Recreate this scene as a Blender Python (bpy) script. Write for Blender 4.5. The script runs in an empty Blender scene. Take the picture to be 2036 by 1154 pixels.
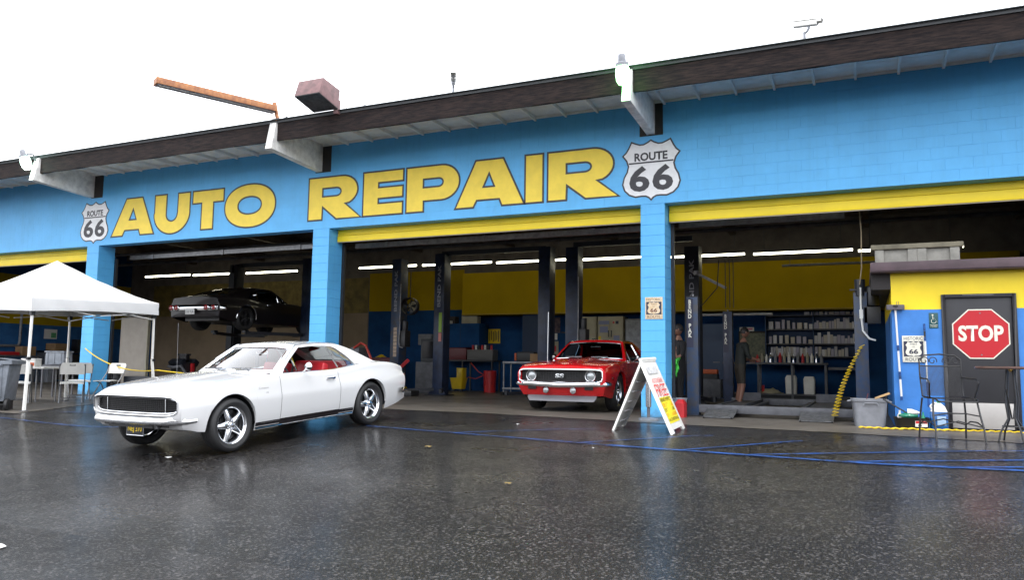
import bpy, bmesh, math, random
from mathutils import Vector, Matrix
R = math.radians
random.seed(7)
scene = bpy.context.scene
C = scene.collection

# ------------------------------------------------------------------ camera
cam_d = bpy.data.cameras.new('camera')
cam = bpy.data.objects.new('camera', cam_d)
C.objects.link(cam)
scene.camera = cam
YAW, PITCH, ROLL = 0.42740, 0.09830, 0.0137
cam_d.sensor_width = 36.0
cam_d.lens = 1534.67 / 2036 * 36.0
cam_d.clip_start = 0.05
cam_d.clip_end = 2000
_f = Vector((-math.sin(YAW) * math.cos(PITCH), math.cos(YAW) * math.cos(PITCH), math.sin(PITCH)))
_r = Vector((math.cos(YAW), math.sin(YAW), 0))
_u = _r.cross(_f)
_r2 = math.cos(ROLL) * _r + math.sin(ROLL) * _u
_u2 = -math.sin(ROLL) * _r + math.cos(ROLL) * _u
_m = Matrix((_r2, _u2, -_f)).transposed().to_4x4()
_m.translation = Vector((0, -14.1567, 0.9093))
cam.matrix_world = _m

# ------------------------------------------------------------------ sky, sun, exposure (rainy overcast day)
SUN_EL, SUN_AZ = R(62), R(150)          # behind the camera, high
world = bpy.data.worlds.new('World')
scene.world = world
world.use_nodes = True
nt = world.node_tree
nt.nodes.clear()
wo = nt.nodes.new('ShaderNodeOutputWorld')
bg = nt.nodes.new('ShaderNodeBackground')
sky = nt.nodes.new('ShaderNodeTexSky')
sky.sky_type = 'NISHITA'
sky.sun_disc = False
sky.sun_elevation = SUN_EL
sky.sun_rotation = SUN_AZ
cloud = nt.nodes.new('ShaderNodeMix')
cloud.data_type = 'RGBA'
cloud.inputs['Factor'].default_value = 0.90          # closed cloud deck over the blue
cloud.inputs['B'].default_value = (9.6, 9.8, 10.3, 1)
nt.links.new(sky.outputs['Color'], cloud.inputs['A'])
nt.links.new(cloud.outputs['Result'], bg.inputs['Color'])
bg.inputs['Strength'].default_value = 0.13
nt.links.new(bg.outputs['Background'], wo.inputs['Surface'])

sun_d = bpy.data.lights.new('sun', 'SUN')
sun_d.energy = 0.6
sun_d.angle = R(25)
sun_d.color = (1.0, 0.97, 0.93)
sun = bpy.data.objects.new('sun', sun_d)
C.objects.link(sun)
sun.rotation_euler = (R(90) - SUN_EL, 0, R(180) - SUN_AZ + R(0))
sun.location = (0, -10, 30)

vs = scene.view_settings
vs.view_transform = 'Standard'
vs.look = 'None'
vs.gamma = 1
vs.use_curve_mapping = False
vs.exposure = 1.3

cy = scene.cycles
cy.use_denoising = True
try:
    cy.denoiser = 'OPENIMAGEDENOISE'
except Exception:
    pass
cy.max_bounces = 8
cy.diffuse_bounces = 4
cy.glossy_bounces = 4
cy.transparent_max_bounces = 12
cy.sample_clamp_indirect = 6.0
cy.caustics_reflective = False
cy.caustics_refractive = False

# ------------------------------------------------------------------ materials
MATS = {}
def lk(t, a, b): t.links.new(a, b)
def mat(name, col, rough=0.6, metal=0.0, var=0.0, vscale=3.0, bump=0.0, bscale=40.0, coat=0.0, spec=0.5,
        col2=None, stretch=None, emit=None, estr=0.0, rvar=0.0, alpha=None):
    """Principled material with object-space colour wear, roughness variation and fine bump."""
    if name in MATS: return MATS[name]
    m = bpy.data.materials.new(name); m.use_nodes = True
    t = m.node_tree; n = t.nodes; b = n['Principled BSDF']
    b.inputs['Base Color'].default_value = (*col, 1)
    b.inputs['Roughness'].default_value = rough
    b.inputs['Metallic'].default_value = metal
    b.inputs['Coat Weight'].default_value = coat
    b.inputs['Coat Roughness'].default_value = 0.04
    b.inputs['Specular IOR Level'].default_value = spec
    if emit:
        b.inputs['Emission Color'].default_value = (*emit, 1)
        b.inputs['Emission Strength'].default_value = estr
    if var or bump or rvar or col2:
        tc = n.new('ShaderNodeNewGeometry'); mp = n.new('ShaderNodeMapping')
        if stretch: mp.inputs['Scale'].default_value = stretch
        lk(t, tc.outputs['Position'], mp.inputs['Vector'])
    if var or col2 or rvar:
        no = n.new('ShaderNodeTexNoise'); no.inputs['Scale'].default_value = vscale
        no.inputs['Detail'].default_value = 6; no.inputs['Roughness'].default_value = 0.62
        lk(t, mp.outputs[0], no.inputs['Vector'])
        if var or col2:
            ra = n.new('ShaderNodeValToRGB')
            c2 = col2 if col2 else tuple(max(0, c * (1 - var)) for c in col)
            c1 = col if col2 else tuple(min(1, c * (1 + var * .5)) for c in col)
            ra.color_ramp.elements[0].position = 0.36; ra.color_ramp.elements[0].color = (*c2, 1)
            ra.color_ramp.elements[1].position = 0.62; ra.color_ramp.elements[1].color = (*c1, 1)
            lk(t, no.outputs['Fac'], ra.inputs['Fac']); lk(t, ra.outputs['Color'], b.inputs['Base Color'])
        if rvar:
            mr = n.new('ShaderNodeMapRange')
            mr.inputs['From Min'].default_value = .3; mr.inputs['From Max'].default_value = .7
            mr.inputs['To Min'].default_value = max(0.02, rough - rvar); mr.inputs['To Max'].default_value = min(1, rough + rvar)
            lk(t, no.outputs['Fac'], mr.inputs['Value']); lk(t, mr.outputs['Result'], b.inputs['Roughness'])
    if bump:
        n2 = n.new('ShaderNodeTexNoise'); n2.inputs['Scale'].default_value = bscale; n2.inputs['Detail'].default_value = 4
        bu = n.new('ShaderNodeBump'); bu.inputs['Strength'].default_value = bump; bu.inputs['Distance'].default_value = 0.01
        lk(t, mp.outputs[0], n2.inputs['Vector']); lk(t, n2.outputs['Fac'], bu.inputs['Height'])
        lk(t, bu.outputs['Normal'], b.inputs['Normal'])
    MATS[name] = m
    return m

def glass_mat(name, tint, rough=0.0, refl=1.0):
    m = bpy.data.materials.new(name); m.use_nodes = True
    t = m.node_tree; n = t.nodes; n.clear()
    o = n.new('ShaderNodeOutputMaterial'); mx = n.new('ShaderNodeMixShader')
    tr = n.new('ShaderNodeBsdfTransparent'); gl = n.new('ShaderNodeBsdfGlossy'); fr = n.new('ShaderNodeFresnel')
    ma = n.new('ShaderNodeMath'); ma.operation = 'MULTIPLY'; ma.inputs[1].default_value = refl
    fr.inputs['IOR'].default_value = 1.5
    tr.inputs['Color'].default_value = (*tint, 1); gl.inputs['Roughness'].default_value = rough
    lk(t, fr.outputs[0], ma.inputs[0]); lk(t, ma.outputs[0], mx.inputs[0])
    lk(t, tr.outputs[0], mx.inputs[1]); lk(t, gl.outputs[0], mx.inputs[2]); lk(t, mx.outputs[0], o.inputs['Surface'])
    MATS[name] = m
    return m

BLUE = mat('blue_wall_paint', (0.098, 0.43, 0.80), 0.5, var=0.08, vscale=1.3, bump=0.25, bscale=60)
def weather(m):
    # rain streaks down the paint and splashed dirt on the lowest courses
    t = m.node_tree; n = t.nodes; b = n['Principled BSDF']; src = b.inputs['Base Color'].links[0].from_socket
    g = n.new('ShaderNodeNewGeometry'); mp = n.new('ShaderNodeMapping'); mp.inputs['Scale'].default_value = (7, 7, .35)
    no = n.new('ShaderNodeTexNoise'); no.inputs['Scale'].default_value = 1.6; no.inputs['Detail'].default_value = 5
    lk(t, g.outputs['Position'], mp.inputs['Vector']); lk(t, mp.outputs[0], no.inputs['Vector'])
    mr = n.new('ShaderNodeMapRange'); mr.inputs['From Min'].default_value = .50; mr.inputs['From Max'].default_value = .72; mr.inputs['To Max'].default_value = .09
    lk(t, no.outputs['Fac'], mr.inputs['Value'])
    mx = n.new('ShaderNodeMix'); mx.data_type = 'RGBA'; lk(t, mr.outputs[0], mx.inputs['Factor']); lk(t, src, mx.inputs['A']); mx.inputs['B'].default_value = (.045, .15, .32, 1)
    sx = n.new('ShaderNodeSeparateXYZ'); lk(t, g.outputs['Position'], sx.inputs[0])
    n2 = n.new('ShaderNodeTexNoise'); n2.inputs['Scale'].default_value = 9; n2.inputs['Detail'].default_value = 6; lk(t, g.outputs['Position'], n2.inputs['Vector'])
    h = n.new('ShaderNodeMath'); h.operation = 'MULTIPLY_ADD'; h.inputs[1].default_value = .55; lk(t, n2.outputs['Fac'], h.inputs[0])
    neg = n.new('ShaderNodeMath'); neg.operation = 'MULTIPLY'; neg.inputs[1].default_value = -1.6; lk(t, sx.outputs['Z'], neg.inputs[0]); lk(t, neg.outputs[0], h.inputs[2])
    m2 = n.new('ShaderNodeMapRange'); m2.inputs['From Min'].default_value = .02; m2.inputs['From Max'].default_value = .26; m2.inputs['To Max'].default_value = .65
    lk(t, h.outputs[0], m2.inputs['Value'])
    mx2 = n.new('ShaderNodeMix'); mx2.data_type = 'RGBA'; lk(t, m2.outputs[0], mx2.inputs['Factor']); lk(t, mx.outputs['Result'], mx2.inputs['A']); mx2.inputs['B'].default_value = (.05, .075, .10, 1)
    lk(t, mx2.outputs['Result'], b.inputs['Base Color'])
weather(BLUE)
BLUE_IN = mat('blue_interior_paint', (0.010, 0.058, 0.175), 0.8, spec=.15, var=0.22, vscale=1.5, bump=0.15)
BLUE_OFF = mat('blue_office_paint', (0.040, 0.20, 0.57), 0.55, var=0.12, vscale=2.2, bump=0.15)
YELLOW = mat('yellow_paint', (0.86, 0.64, 0.012), 0.5, var=0.08, vscale=1.5, bump=0.1)
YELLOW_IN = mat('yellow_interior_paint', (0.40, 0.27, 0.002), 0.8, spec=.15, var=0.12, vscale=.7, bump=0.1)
LETTER_Y = mat('yellow_letter_paint', (0.86, 0.63, 0.055), 0.5, var=0.07, vscale=4.0, bump=0.2)
LETTER_K = mat('dark_outline_paint', (0.03, 0.028, 0.035), 0.5, var=0.3)
SHIELD_W = mat('white_shield_paint', (0.76, 0.76, 0.77), 0.5, var=0.08, vscale=5)
WHITE = mat('white_painted_wood', (0.80, 0.79, 0.76), 0.6, var=0.22, vscale=6, bump=0.3, bscale=30)
WHITE_P = mat('white_plastic', (0.74, 0.73, 0.69), 0.45, var=0.06, vscale=8)
FABRIC = mat('white_canopy_fabric', (0.64, 0.64, 0.635), 0.8, var=0.03, vscale=2, bump=0.15, bscale=8)
SOFFIT = mat('pale_soffit_paint', (0.80, 0.79, 0.77), 0.7, var=0.08, vscale=4, bump=0.2)
FASCIA = mat('weathered_dark_fascia', (0.009, 0.0075, 0.009), 0.8, col2=(0.034, 0.023, 0.020), vscale=5, stretch=(0.8, 3, 8), bump=0.9, spec=.2, bscale=30)
DARKWOOD = mat('dark_wood', (0.022, 0.018, 0.018), 0.7, var=0.3)
MAUVE = mat('mauve_trim_paint', (0.085, 0.055, 0.065), 0.6, var=0.25, vscale=3)
BLACK = mat('black_plastic', (0.012, 0.012, 0.013), 0.45)
BLACKM = mat('black_metal', (0.02, 0.02, 0.022), 0.4, var=0.3, vscale=20)
RUBBER = mat('tyre_rubber', (0.018, 0.018, 0.019), 0.6, bump=0.1, bscale=90)
CHROME = mat('chrome', (0.82, 0.83, 0.85), 0.06, 1.0)
ALU = mat('polished_aluminium', (0.74, 0.75, 0.77), 0.16, 1.0)
STEEL = mat('grey_steel', (0.20, 0.205, 0.215), 0.42, 0.7, var=0.3, vscale=6)
STEELP = mat('grey_painted_steel', (0.10, 0.103, 0.115), 0.5, var=0.3, vscale=5)
GALV = mat('galvanised_rail', (0.30, 0.30, 0.31), 0.45, 0.5, var=0.25, vscale=8)
LIFT = mat('navy_lift_paint', (0.010, 0.020, 0.052), 0.4, var=0.4, vscale=5)
LIFTK = mat('dark_lift_steel', (0.012, 0.015, 0.022), 0.45, var=0.3)
LIFTB = mat('worn_blue_lift_paint', (0.016, 0.045, 0.11), 0.45, col2=(0.05, 0.05, 0.055), vscale=6, var=.3)
RED = mat('red_plastic', (0.50, 0.02, 0.025), 0.4, var=0.15)
REDRUB = mat('red_rubber_hose', (0.42, 0.045, 0.03), 0.5)
ORANGE = mat('orange_case', (0.55, 0.10, 0.02), 0.5)
YPL = mat('yellow_plastic', (0.72, 0.50, 0.01), 0.4, var=0.1)
GREYPL = mat('grey_plastic', (0.23, 0.24, 0.265), 0.5, var=0.15, vscale=7, bump=0.05)
GREYBIN = mat('grey_bin_plastic', (0.185, 0.205, 0.235), 0.45, var=0.25, vscale=6)
TOTE = mat('dusty_tote_plastic', (0.27, 0.26, 0.23), 0.7, var=0.2, vscale=6)
CARD = mat('brown_cardboard', (0.30, 0.185, 0.09), 0.8, var=0.15)
PAPER = mat('white_paper', (0.70, 0.70, 0.68), 0.7)
CREAM = mat('cream_paint', (0.36, 0.33, 0.24), 0.5, var=0.1)
TAN = mat('tan_interior_wall', (0.29, 0.225, 0.16), 0.8, spec=.2, var=0.15, vscale=1.5, bump=0.15)
PANELW = mat('pale_panel', (0.38, 0.34, 0.29), 0.6, var=0.08)
RUST = mat('rusty_orange_metal', (0.46, 0.20, 0.075), 0.6, col2=(0.26, 0.10, 0.05), vscale=9, bump=0.2)
LAMPBOX = mat('faded_mauve_housing', (0.215, 0.115, 0.115), 0.6, col2=(0.13, 0.075, 0.075), vscale=7, bump=0.1)
SKIN = mat('skin', (0.24, 0.12, 0.08), 0.5)
HAIR = mat('dark_hair', (0.012, 0.009, 0.008), 0.6)
SHIRT = mat('black_work_shirt', (0.012, 0.012, 0.014), 0.8)
SHORTS = mat('olive_shorts', (0.03, 0.025, 0.018), 0.8)
GREENRAG = mat('lime_green_cloth', (0.10, 0.72, 0.10), 0.8)
REDPAINT = mat('red_car_paint', (0.62, 0.008, 0.012), 0.25, coat=1.0)
WHITEPAINT = mat('white_car_paint', (0.67, 0.67, 0.67), 0.25, coat=1.0, bump=0.0)
BLACKPAINT = mat('black_car_paint', (0.014, 0.011, 0.012), 0.42, coat=.25, spec=.3)
REDVINYL = mat('red_vinyl', (0.40, 0.012, 0.02), 0.45)
SIGNRED = mat('stop_sign_red', (0.46, 0.006, 0.014), 0.4)
SIGNWHITE = mat('sign_white', (0.70, 0.68, 0.58), 0.5)
SIGNNAVY = mat('sign_navy', (0.02, 0.022, 0.05), 0.5)
SIGNTAN = mat('sign_antique_cream', (0.62, 0.46, 0.27), 0.5, col2=(0.70, 0.60, 0.45), vscale=20)
SIGNBROWN = mat('sign_brown_ink', (0.16, 0.06, 0.03), 0.5)
SIGNGREEN = mat('sign_dark_green', (0.01, 0.07, 0.075), 0.4)
DOORK = mat('charcoal_door_paint', (0.016, 0.016, 0.020), 0.45, var=0.15)
BRASS = mat('brass', (0.75, 0.48, 0.12), 0.25, 1.0)
KICK = mat('kick_plate', (0.46, 0.44, 0.42), 0.4, 0.3, var=0.08)
AMBER = mat('yellow_rope', (0.78, 0.55, 0.015), 0.6)
JUGBLUE = mat('blue_liquid_jug', (0.01, 0.10, 0.32), 0.25, coat=0.3)
GREENB = mat('green_bottle', (0.03, 0.28, 0.16), 0.3)
WOODP = mat('pale_wood', (0.52, 0.34, 0.16), 0.6, var=0.15)
LAMPLENS = mat('lamp_lens', (0.10, 0.11, 0.12), 0.15, coat=0.5, var=.3, vscale=8)
TUBE = mat('fluorescent_tube_lit', (1, 1, 1), 0.5, emit=(1.0, 0.95, 0.70), estr=5.2)
LAMPG = mat('green_white_lamp_lit', (1, 1, 1), 0.4, emit=(0.30, 1.0, 0.34), estr=2.2)
LAMPB = mat('white_lamp_lit', (1, 1, 1), 0.4, emit=(0.6, 1.0, 0.8), estr=3.0)
TAILRED = mat('tail_lamp_red', (0.30, 0.01, 0.012), 0.15, coat=0.6)
SCREEN = mat('dark_screen', (0.02, 0.02, 0.025), 0.2)
GLASS = glass_mat('car_glass', (0.86, 0.90, 0.89))
SGLASS = glass_mat('side_glass', (0.90, 0.92, 0.92), 0.0, 0.35)
DGLASS = glass_mat('dark_car_glass', (0.30, 0.32, 0.32))
WGLASS = glass_mat('wet_windscreen_glass', (0.80, 0.84, 0.84), 0.03, 2.6)
HEADGLASS = mat('headlamp_glass', (0.36, 0.38, 0.39), 0.18, 0.5, coat=.6)
MESHK = mat('black_grille', (0.008, 0.008, 0.009), 0.4)
LINEBLUE = mat('blue_line_paint', (0.010, 0.075, 0.30), 0.45, col2=(0.008,0.018,0.045), var=0.3, vscale=9)

def ground_mat(name, dark, light, r0, r1, speck, wet_scale, bumpd, film=0):
    m = bpy.data.materials.new(name); m.use_nodes = True
    t = m.node_tree; n = t.nodes; b = n['Principled BSDF']; b.inputs['Specular IOR Level'].default_value = .21
    g = n.new('ShaderNodeNewGeometry')
    def noise(s, d=5, rr=.6):
        q = n.new('ShaderNodeTexNoise'); q.inputs['Scale'].default_value = s
        q.inputs['Detail'].default_value = d; q.inputs['Roughness'].default_value = rr
        lk(t, g.outputs['Position'], q.inputs['Vector']); return q
    big = noise(wet_scale, 6, .62); agg = n.new('ShaderNodeTexVoronoi'); agg.inputs['Scale'].default_value = 66
    agg2 = n.new('ShaderNodeTexVoronoi'); agg2.inputs['Scale'].default_value = 130
    for a in (agg, agg2): lk(t, g.outputs['Position'], a.inputs['Vector'])
    fine = noise(30, 4, .7)
    # base colour: aggregate stones over a stained binder
    ra = n.new('ShaderNodeValToRGB'); ra.color_ramp.elements[0].position = .3; ra.color_ramp.elements[1].position = .72
    ra.color_ramp.elements[0].color = (*dark, 1); ra.color_ramp.elements[1].color = (*light, 1)
    lk(t, big.outputs['Fac'], ra.inputs['Fac'])
    sp = n.new('ShaderNodeMapRange'); sp.inputs['From Min'].default_value = 0.80; sp.inputs['From Max'].default_value = 0.95
    sep = n.new('ShaderNodeSeparateColor'); lk(t, agg.outputs['Color'], sep.inputs['Color']); lk(t, sep.outputs[0], sp.inputs['Value'])
    mx = n.new('ShaderNodeMix'); mx.data_type = 'RGBA'; mx.blend_type = 'MIX'
    mu = n.new('ShaderNodeMath'); mu.operation = 'MULTIPLY'; mu.inputs[1].default_value = speck
    lk(t, sp.outputs[0], mu.inputs[0]); lk(t, mu.outputs[0], mx.inputs['Factor'])
    lk(t, ra.outputs['Color'], mx.inputs['A']); mx.inputs['B'].default_value = (.10, .093, .09, 1)
    lk(t, mx.outputs['Result'], b.inputs['Base Color'])
    # wetness
    mr = n.new('ShaderNodeMapRange'); mr.inputs['From Min'].default_value = .36; mr.inputs['From Max'].default_value = .62
    mr.inputs['To Min'].default_value = r0; mr.inputs['To Max'].default_value = r1
    big2 = noise(wet_scale * .55, 6, .6); lk(t, big2.outputs['Fac'], mr.inputs['Value'])
    lk(t, mr.outputs['Result'], b.inputs['Roughness'])
    # coarse unevenness: a hand's breadth of raised and sunken patches
    md = noise(7, 7, .75); mdm = n.new('ShaderNodeMath'); mdm.operation = 'MULTIPLY'; mdm.inputs[1].default_value = 2.6
    lk(t, md.outputs['Fac'], mdm.inputs[0])
    ad0 = n.new('ShaderNodeMath'); ad0.operation = 'ADD'; lk(t, agg.outputs['Distance'], ad0.inputs[0]); lk(t, mdm.outputs[0], ad0.inputs[1])
    ad = n.new('ShaderNodeMath'); ad.operation = 'ADD'
    lk(t, ad0.outputs[0], ad.inputs[0]); lk(t, agg2.outputs['Distance'], ad.inputs[1])
    bs = n.new('ShaderNodeMapRange'); bs.inputs['From Min'].default_value = .38; bs.inputs['From Max'].default_value = .62
    bs.inputs['To Min'].default_value = bumpd * .35; bs.inputs['To Max'].default_value = bumpd
    lk(t, big2.outputs['Fac'], bs.inputs['Value'])
    bu = n.new('ShaderNodeBump'); bu.inputs['Distance'].default_value = .022
    lk(t, bs.outputs[0], bu.inputs['Strength']); lk(t, ad.outputs[0], bu.inputs['Height']); lk(t, bu.outputs['Normal'], b.inputs['Normal'])
    if film:
        # thin film of rain water standing in the lower patches
        cw = n.new('ShaderNodeMapRange'); cw.inputs['From Min'].default_value = .36; cw.inputs['From Max'].default_value = .62
        cw.inputs['To Min'].default_value = film; cw.inputs['To Max'].default_value = film*.45
        lk(t, big2.outputs['Fac'], cw.inputs['Value']); lk(t, cw.outputs[0], b.inputs['Coat Weight'])
        b.inputs['Coat Roughness'].default_value = .17; b.inputs['Coat IOR'].default_value = 1.33
        n3 = n.new('ShaderNodeTexNoise'); n3.inputs['Scale'].default_value = 26; n3.inputs['Detail'].default_value = 5
        b3 = n.new('ShaderNodeBump'); b3.inputs['Strength'].default_value = .18; b3.inputs['Distance'].default_value = .006
        lk(t, g.outputs['Position'], n3.inputs['Vector']); lk(t, n3.outputs['Fac'], b3.inputs['Height']); lk(t, b3.outputs['Normal'], b.inputs['Coat Normal'])
    MATS[name] = m
    return m
ASPHALT = ground_mat('wet_asphalt', (0.0020, 0.0020, 0.0026), (0.0085, 0.0072, 0.0068), .24, .42, 1.0, .9, 1.0, .50)
CONCRETE = ground_mat('damp_concrete', (0.075, 0.066, 0.056), (0.155, 0.138, 0.118), .34, .6, .12, .8, .15, .2)

# ------------------------------------------------------------------ mesh helpers
class MB:
    def __init__(s): s.v = []; s.f = []
    def add(s, vs, fs):
        k = len(s.v); s.v += [tuple(p) for p in vs]; s.f += [tuple(k + i for i in q) for q in fs]; return s
    def box(s, x0, x1, y0, y1, z0, z1, m=None):
        p = [Vector(q) for q in ((x0,y0,z0),(x1,y0,z0),(x1,y1,z0),(x0,y1,z0),(x0,y0,z1),(x1,y0,z1),(x1,y1,z1),(x0,y1,z1))]
        if m is not None: p = [m @ q for q in p]
        return s.add(p, [(3,2,1,0),(4,5,6,7),(0,1,5,4),(1,2,6,5),(2,3,7,6),(3,0,4,7)])
    def cbox(s, c, d, m=None):
        return s.box(c[0]-d[0]/2, c[0]+d[0]/2, c[1]-d[1]/2, c[1]+d[1]/2, c[2]-d[2]/2, c[2]+d[2]/2, m)
    def bar(s, a, b, w, h=None, up=(0, 0, 1)):
        """square bar from a to b"""
        a = Vector(a); b = Vector(b); h = h or w; d = (b - a).normalized(); up = Vector(up)
        if abs(d.dot(up)) > .98: up = Vector((0, 1, 0))
        x = d.cross(up).normalized() * (w/2); z = x.normalized().cross(d) * (h/2)
        p = [a-x-z, a+x-z, a+x+z, a-x+z, b-x-z, b+x-z, b+x+z, b-x+z]
        return s.add(p, [(3,2,1,0),(4,5,6,7),(0,1,5,4),(1,2,6,5),(2,3,7,6),(3,0,4,7)])
    def tube(s, pts, r, n=8, closed=False, r2=None):
        pts = [Vector(p) for p in pts]; N = len(pts); k = len(s.v); prev = None
        for i, p in enumerate(pts):
            if closed: d = pts[(i+1) % N] - pts[i-1]
            else: d = pts[min(i+1, N-1)] - pts[max(i-1, 0)]
            d.normalize()
            if prev is None:
                u = Vector((0, 0, 1)) if abs(d.z) < .9 else Vector((1, 0, 0))
            else: u = prev
            x = d.cross(u)
            if x.length < 1e-6: x = d.orthogonal()
            x.normalize(); u = x.cross(d).normalized(); prev = u
            rr = r if r2 is None else r + (r2 - r) * i / max(1, N-1)
            for j in range(n):
                a = 2 * math.pi * j / n
                s.v.append(tuple(p + x * math.cos(a) * rr + u * math.sin(a) * rr))
        M = N if closed else N - 1
        for i in range(M):
            for j in range(n):
                a = k + i*n + j; b = k + i*n + (j+1) % n; c = k + ((i+1) % N)*n + (j+1) % n; d = k + ((i+1) % N)*n + j
                s.f.append((a, b, c, d))
        if not closed:
            s.f.append(tuple(k + j for j in range(n-1, -1, -1))); s.f.append(tuple(k + (N-1)*n + j for j in range(n)))
        return s
    def cyl(s, a, b, r, n=16, r2=None): return s.tube([a, b], r, n, False, r2)
    def lathe(s, prof, o=(0,0,0), ax=(0,0,1), n=24, a0=0, a1=2*math.pi):
        """prof: list of (radius, height along ax)"""
        o = Vector(o); ax = Vector(ax).normalized(); x = ax.orthogonal().normalized(); y = ax.cross(x); k = len(s.v)
        full = abs(a1 - a0 - 2*math.pi) < 1e-6; m = n if full else n + 1
        for r, h in prof:
            for j in range(m):
                a = a0 + (a1 - a0) * j / n
                s.v.append(tuple(o + ax*h + (x*math.cos(a) + y*math.sin(a)) * max(r, 1e-4)))
        for i in range(len(prof)-1):
            for j in range(n):
                j2 = (j+1) % m
                s.f.append((k+i*m+j, k+i*m+j2, k+(i+1)*m+j2, k+(i+1)*m+j))
        return s
    def grid(s, rows, closed=False):
        """rows: list of equal-length point lists"""
        k = len(s.v); w = len(rows[0])
        for r in rows: s.v += [tuple(p) for p in r]
        for i in range(len(rows)-1):
            for j in range(w if closed else w-1):
                s.f.append((k+i*w+j, k+i*w+(j+1) % w, k+(i+1)*w+(j+1) % w, k+(i+1)*w+j))
        return s
    def prism(s, poly, d, fn):
        """polygon in 2-D, fn(u,v,w) maps to 3-D, w in 0..d; convex or simple polygon"""
        n = len(poly)
        vs = [fn(u, v, 0) for u, v in poly] + [fn(u, v, d) for u, v in poly]
        return s.add(vs, [tuple(range(n)), tuple(range(2*n-1, n-1, -1))] + [(i, i+n, (i+1) % n + n, (i+1) % n) for i in range(n)])
    def sph(s, c, r, n=12, m=8, sc=(1,1,1)):
        rows = []
        for i in range(m+1):
            t = math.pi * i / m
            rows.append([(c[0]+r*sc[0]*math.sin(t)*math.cos(2*math.pi*j/n), c[1]+r*sc[1]*math.sin(t)*math.sin(2*math.pi*j/n), c[2]+r*sc[2]*math.cos(t)) for j in range(n)])
        return s.grid(rows, True)
    def mesh(s, name, smooth=False, bevel=0.0, seg=2, ang=35, fix=True):
        me = bpy.data.meshes.new(name)
        me.from_pydata(s.v, [], s.f)
        bm = bmesh.new(); bm.from_mesh(me)
        if fix:
            bmesh.ops.remove_doubles(bm, verts=bm.verts, dist=1e-5)
            bmesh.ops.recalc_face_normals(bm, faces=bm.faces)
        if bevel:
            es = [e for e in bm.edges if len(e.link_faces) == 2 and e.calc_face_angle(0) > R(30)]
            bmesh.ops.bevel(bm, geom=es, offset=bevel, segments=seg, affect='EDGES', profile=.6, clamp_overlap=True)
        bm.to_mesh(me); bm.free()
        if smooth or bevel:
            for p in me.polygons: p.use_smooth = True
            me.set_sharp_from_angle(angle=R(ang))
        return me
    def build(s, name, m, parent=None, smooth=False, bevel=0.0, loc=None, **kw):
        me = s.mesh(name, smooth, bevel, **kw)
        return put(name, me, m, parent, loc)

def put(name, me, m=None, parent=None, loc=None, rot=None, scale=None):
    o = bpy.data.objects.new(name, me)
    C.objects.link(o)
    if m is not None:
        if len(me.materials) == 0: me.materials.append(m)
    if parent is not None: o.parent = parent
    if loc is not None: o.location = loc
    if rot is not None: o.rotation_euler = rot
    if scale is not None: o.scale = scale
    return o
def thing(name, label, cat, loc=(0,0,0), rz=0.0, group=None):
    o = bpy.data.objects.new(name, None); C.objects.link(o)
    o.empty_display_size = .2; o.location = loc; o.rotation_euler = (0, 0, rz)
    return tag(o, label, cat, group)
def tag(o, label, cat, group=None):
    o['label'] = label; o['category'] = cat
    if group: o['group'] = group
    return o
def kids(o): return [c for c in bpy.data.objects if c.parent == o]
def dup(o, parent=None, loc=None, rz=None, label=None):
    ch = kids(o)
    c = o.copy(); C.objects.link(c)
    if parent is not None: c.parent = parent
    if loc is not None: c.location = loc
    if rz is not None: c.rotation_euler = (0, 0, rz)
    if label: c['label'] = label
    for k in ch: dup(k, c)
    return c
def struct(o): o['kind'] = 'structure'; return o
def stuff(o): o['kind'] = 'stuff'; return o

def text(name, body, m, parent, o, right, up, w=None, h=None, bold=0.0, depth=0.0, lift=0.002, vertical=False, space=1.0, mirror=False):
    """lettering fitted to a w x h box whose centre is o, lying on the plane right/up, facing right x up"""
    cu = bpy.data.curves.new(name, 'FONT')
    cu.body = body if not vertical else '\n'.join(body)
    cu.align_x = 'CENTER'; cu.offset = bold; cu.space_character = space; cu.fill_mode = 'FRONT'; cu.resolution_u = 3
    if vertical: cu.space_line = .82
    tmp = bpy.data.objects.new('tmp', cu); C.objects.link(tmp)
    dg = bpy.context.evaluated_depsgraph_get()
    me = bpy.data.meshes.new_from_object(tmp.evaluated_get(dg))
    bpy.data.objects.remove(tmp); bpy.data.curves.remove(cu)
    xs = [v.co.x for v in me.vertices]; ys = [v.co.y for v in me.vertices]
    cx, cyy = (min(xs)+max(xs))/2, (min(ys)+max(ys))/2; W, H = max(xs)-min(xs), max(ys)-min(ys)
    if w and h: sx, sy = w/W, h/H
    elif h: sx = sy = h/H
    else: sx = sy = w/W
    o = Vector(o); right = Vector(right).normalized(); up = Vector(up).normalized(); nn = right.cross(up)
    for v in me.vertices:
        v.co = o + right*((v.co.x-cx)*sx) + up*((v.co.y-cyy)*sy) + nn*lift
    return put(name, me, m, parent)

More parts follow.
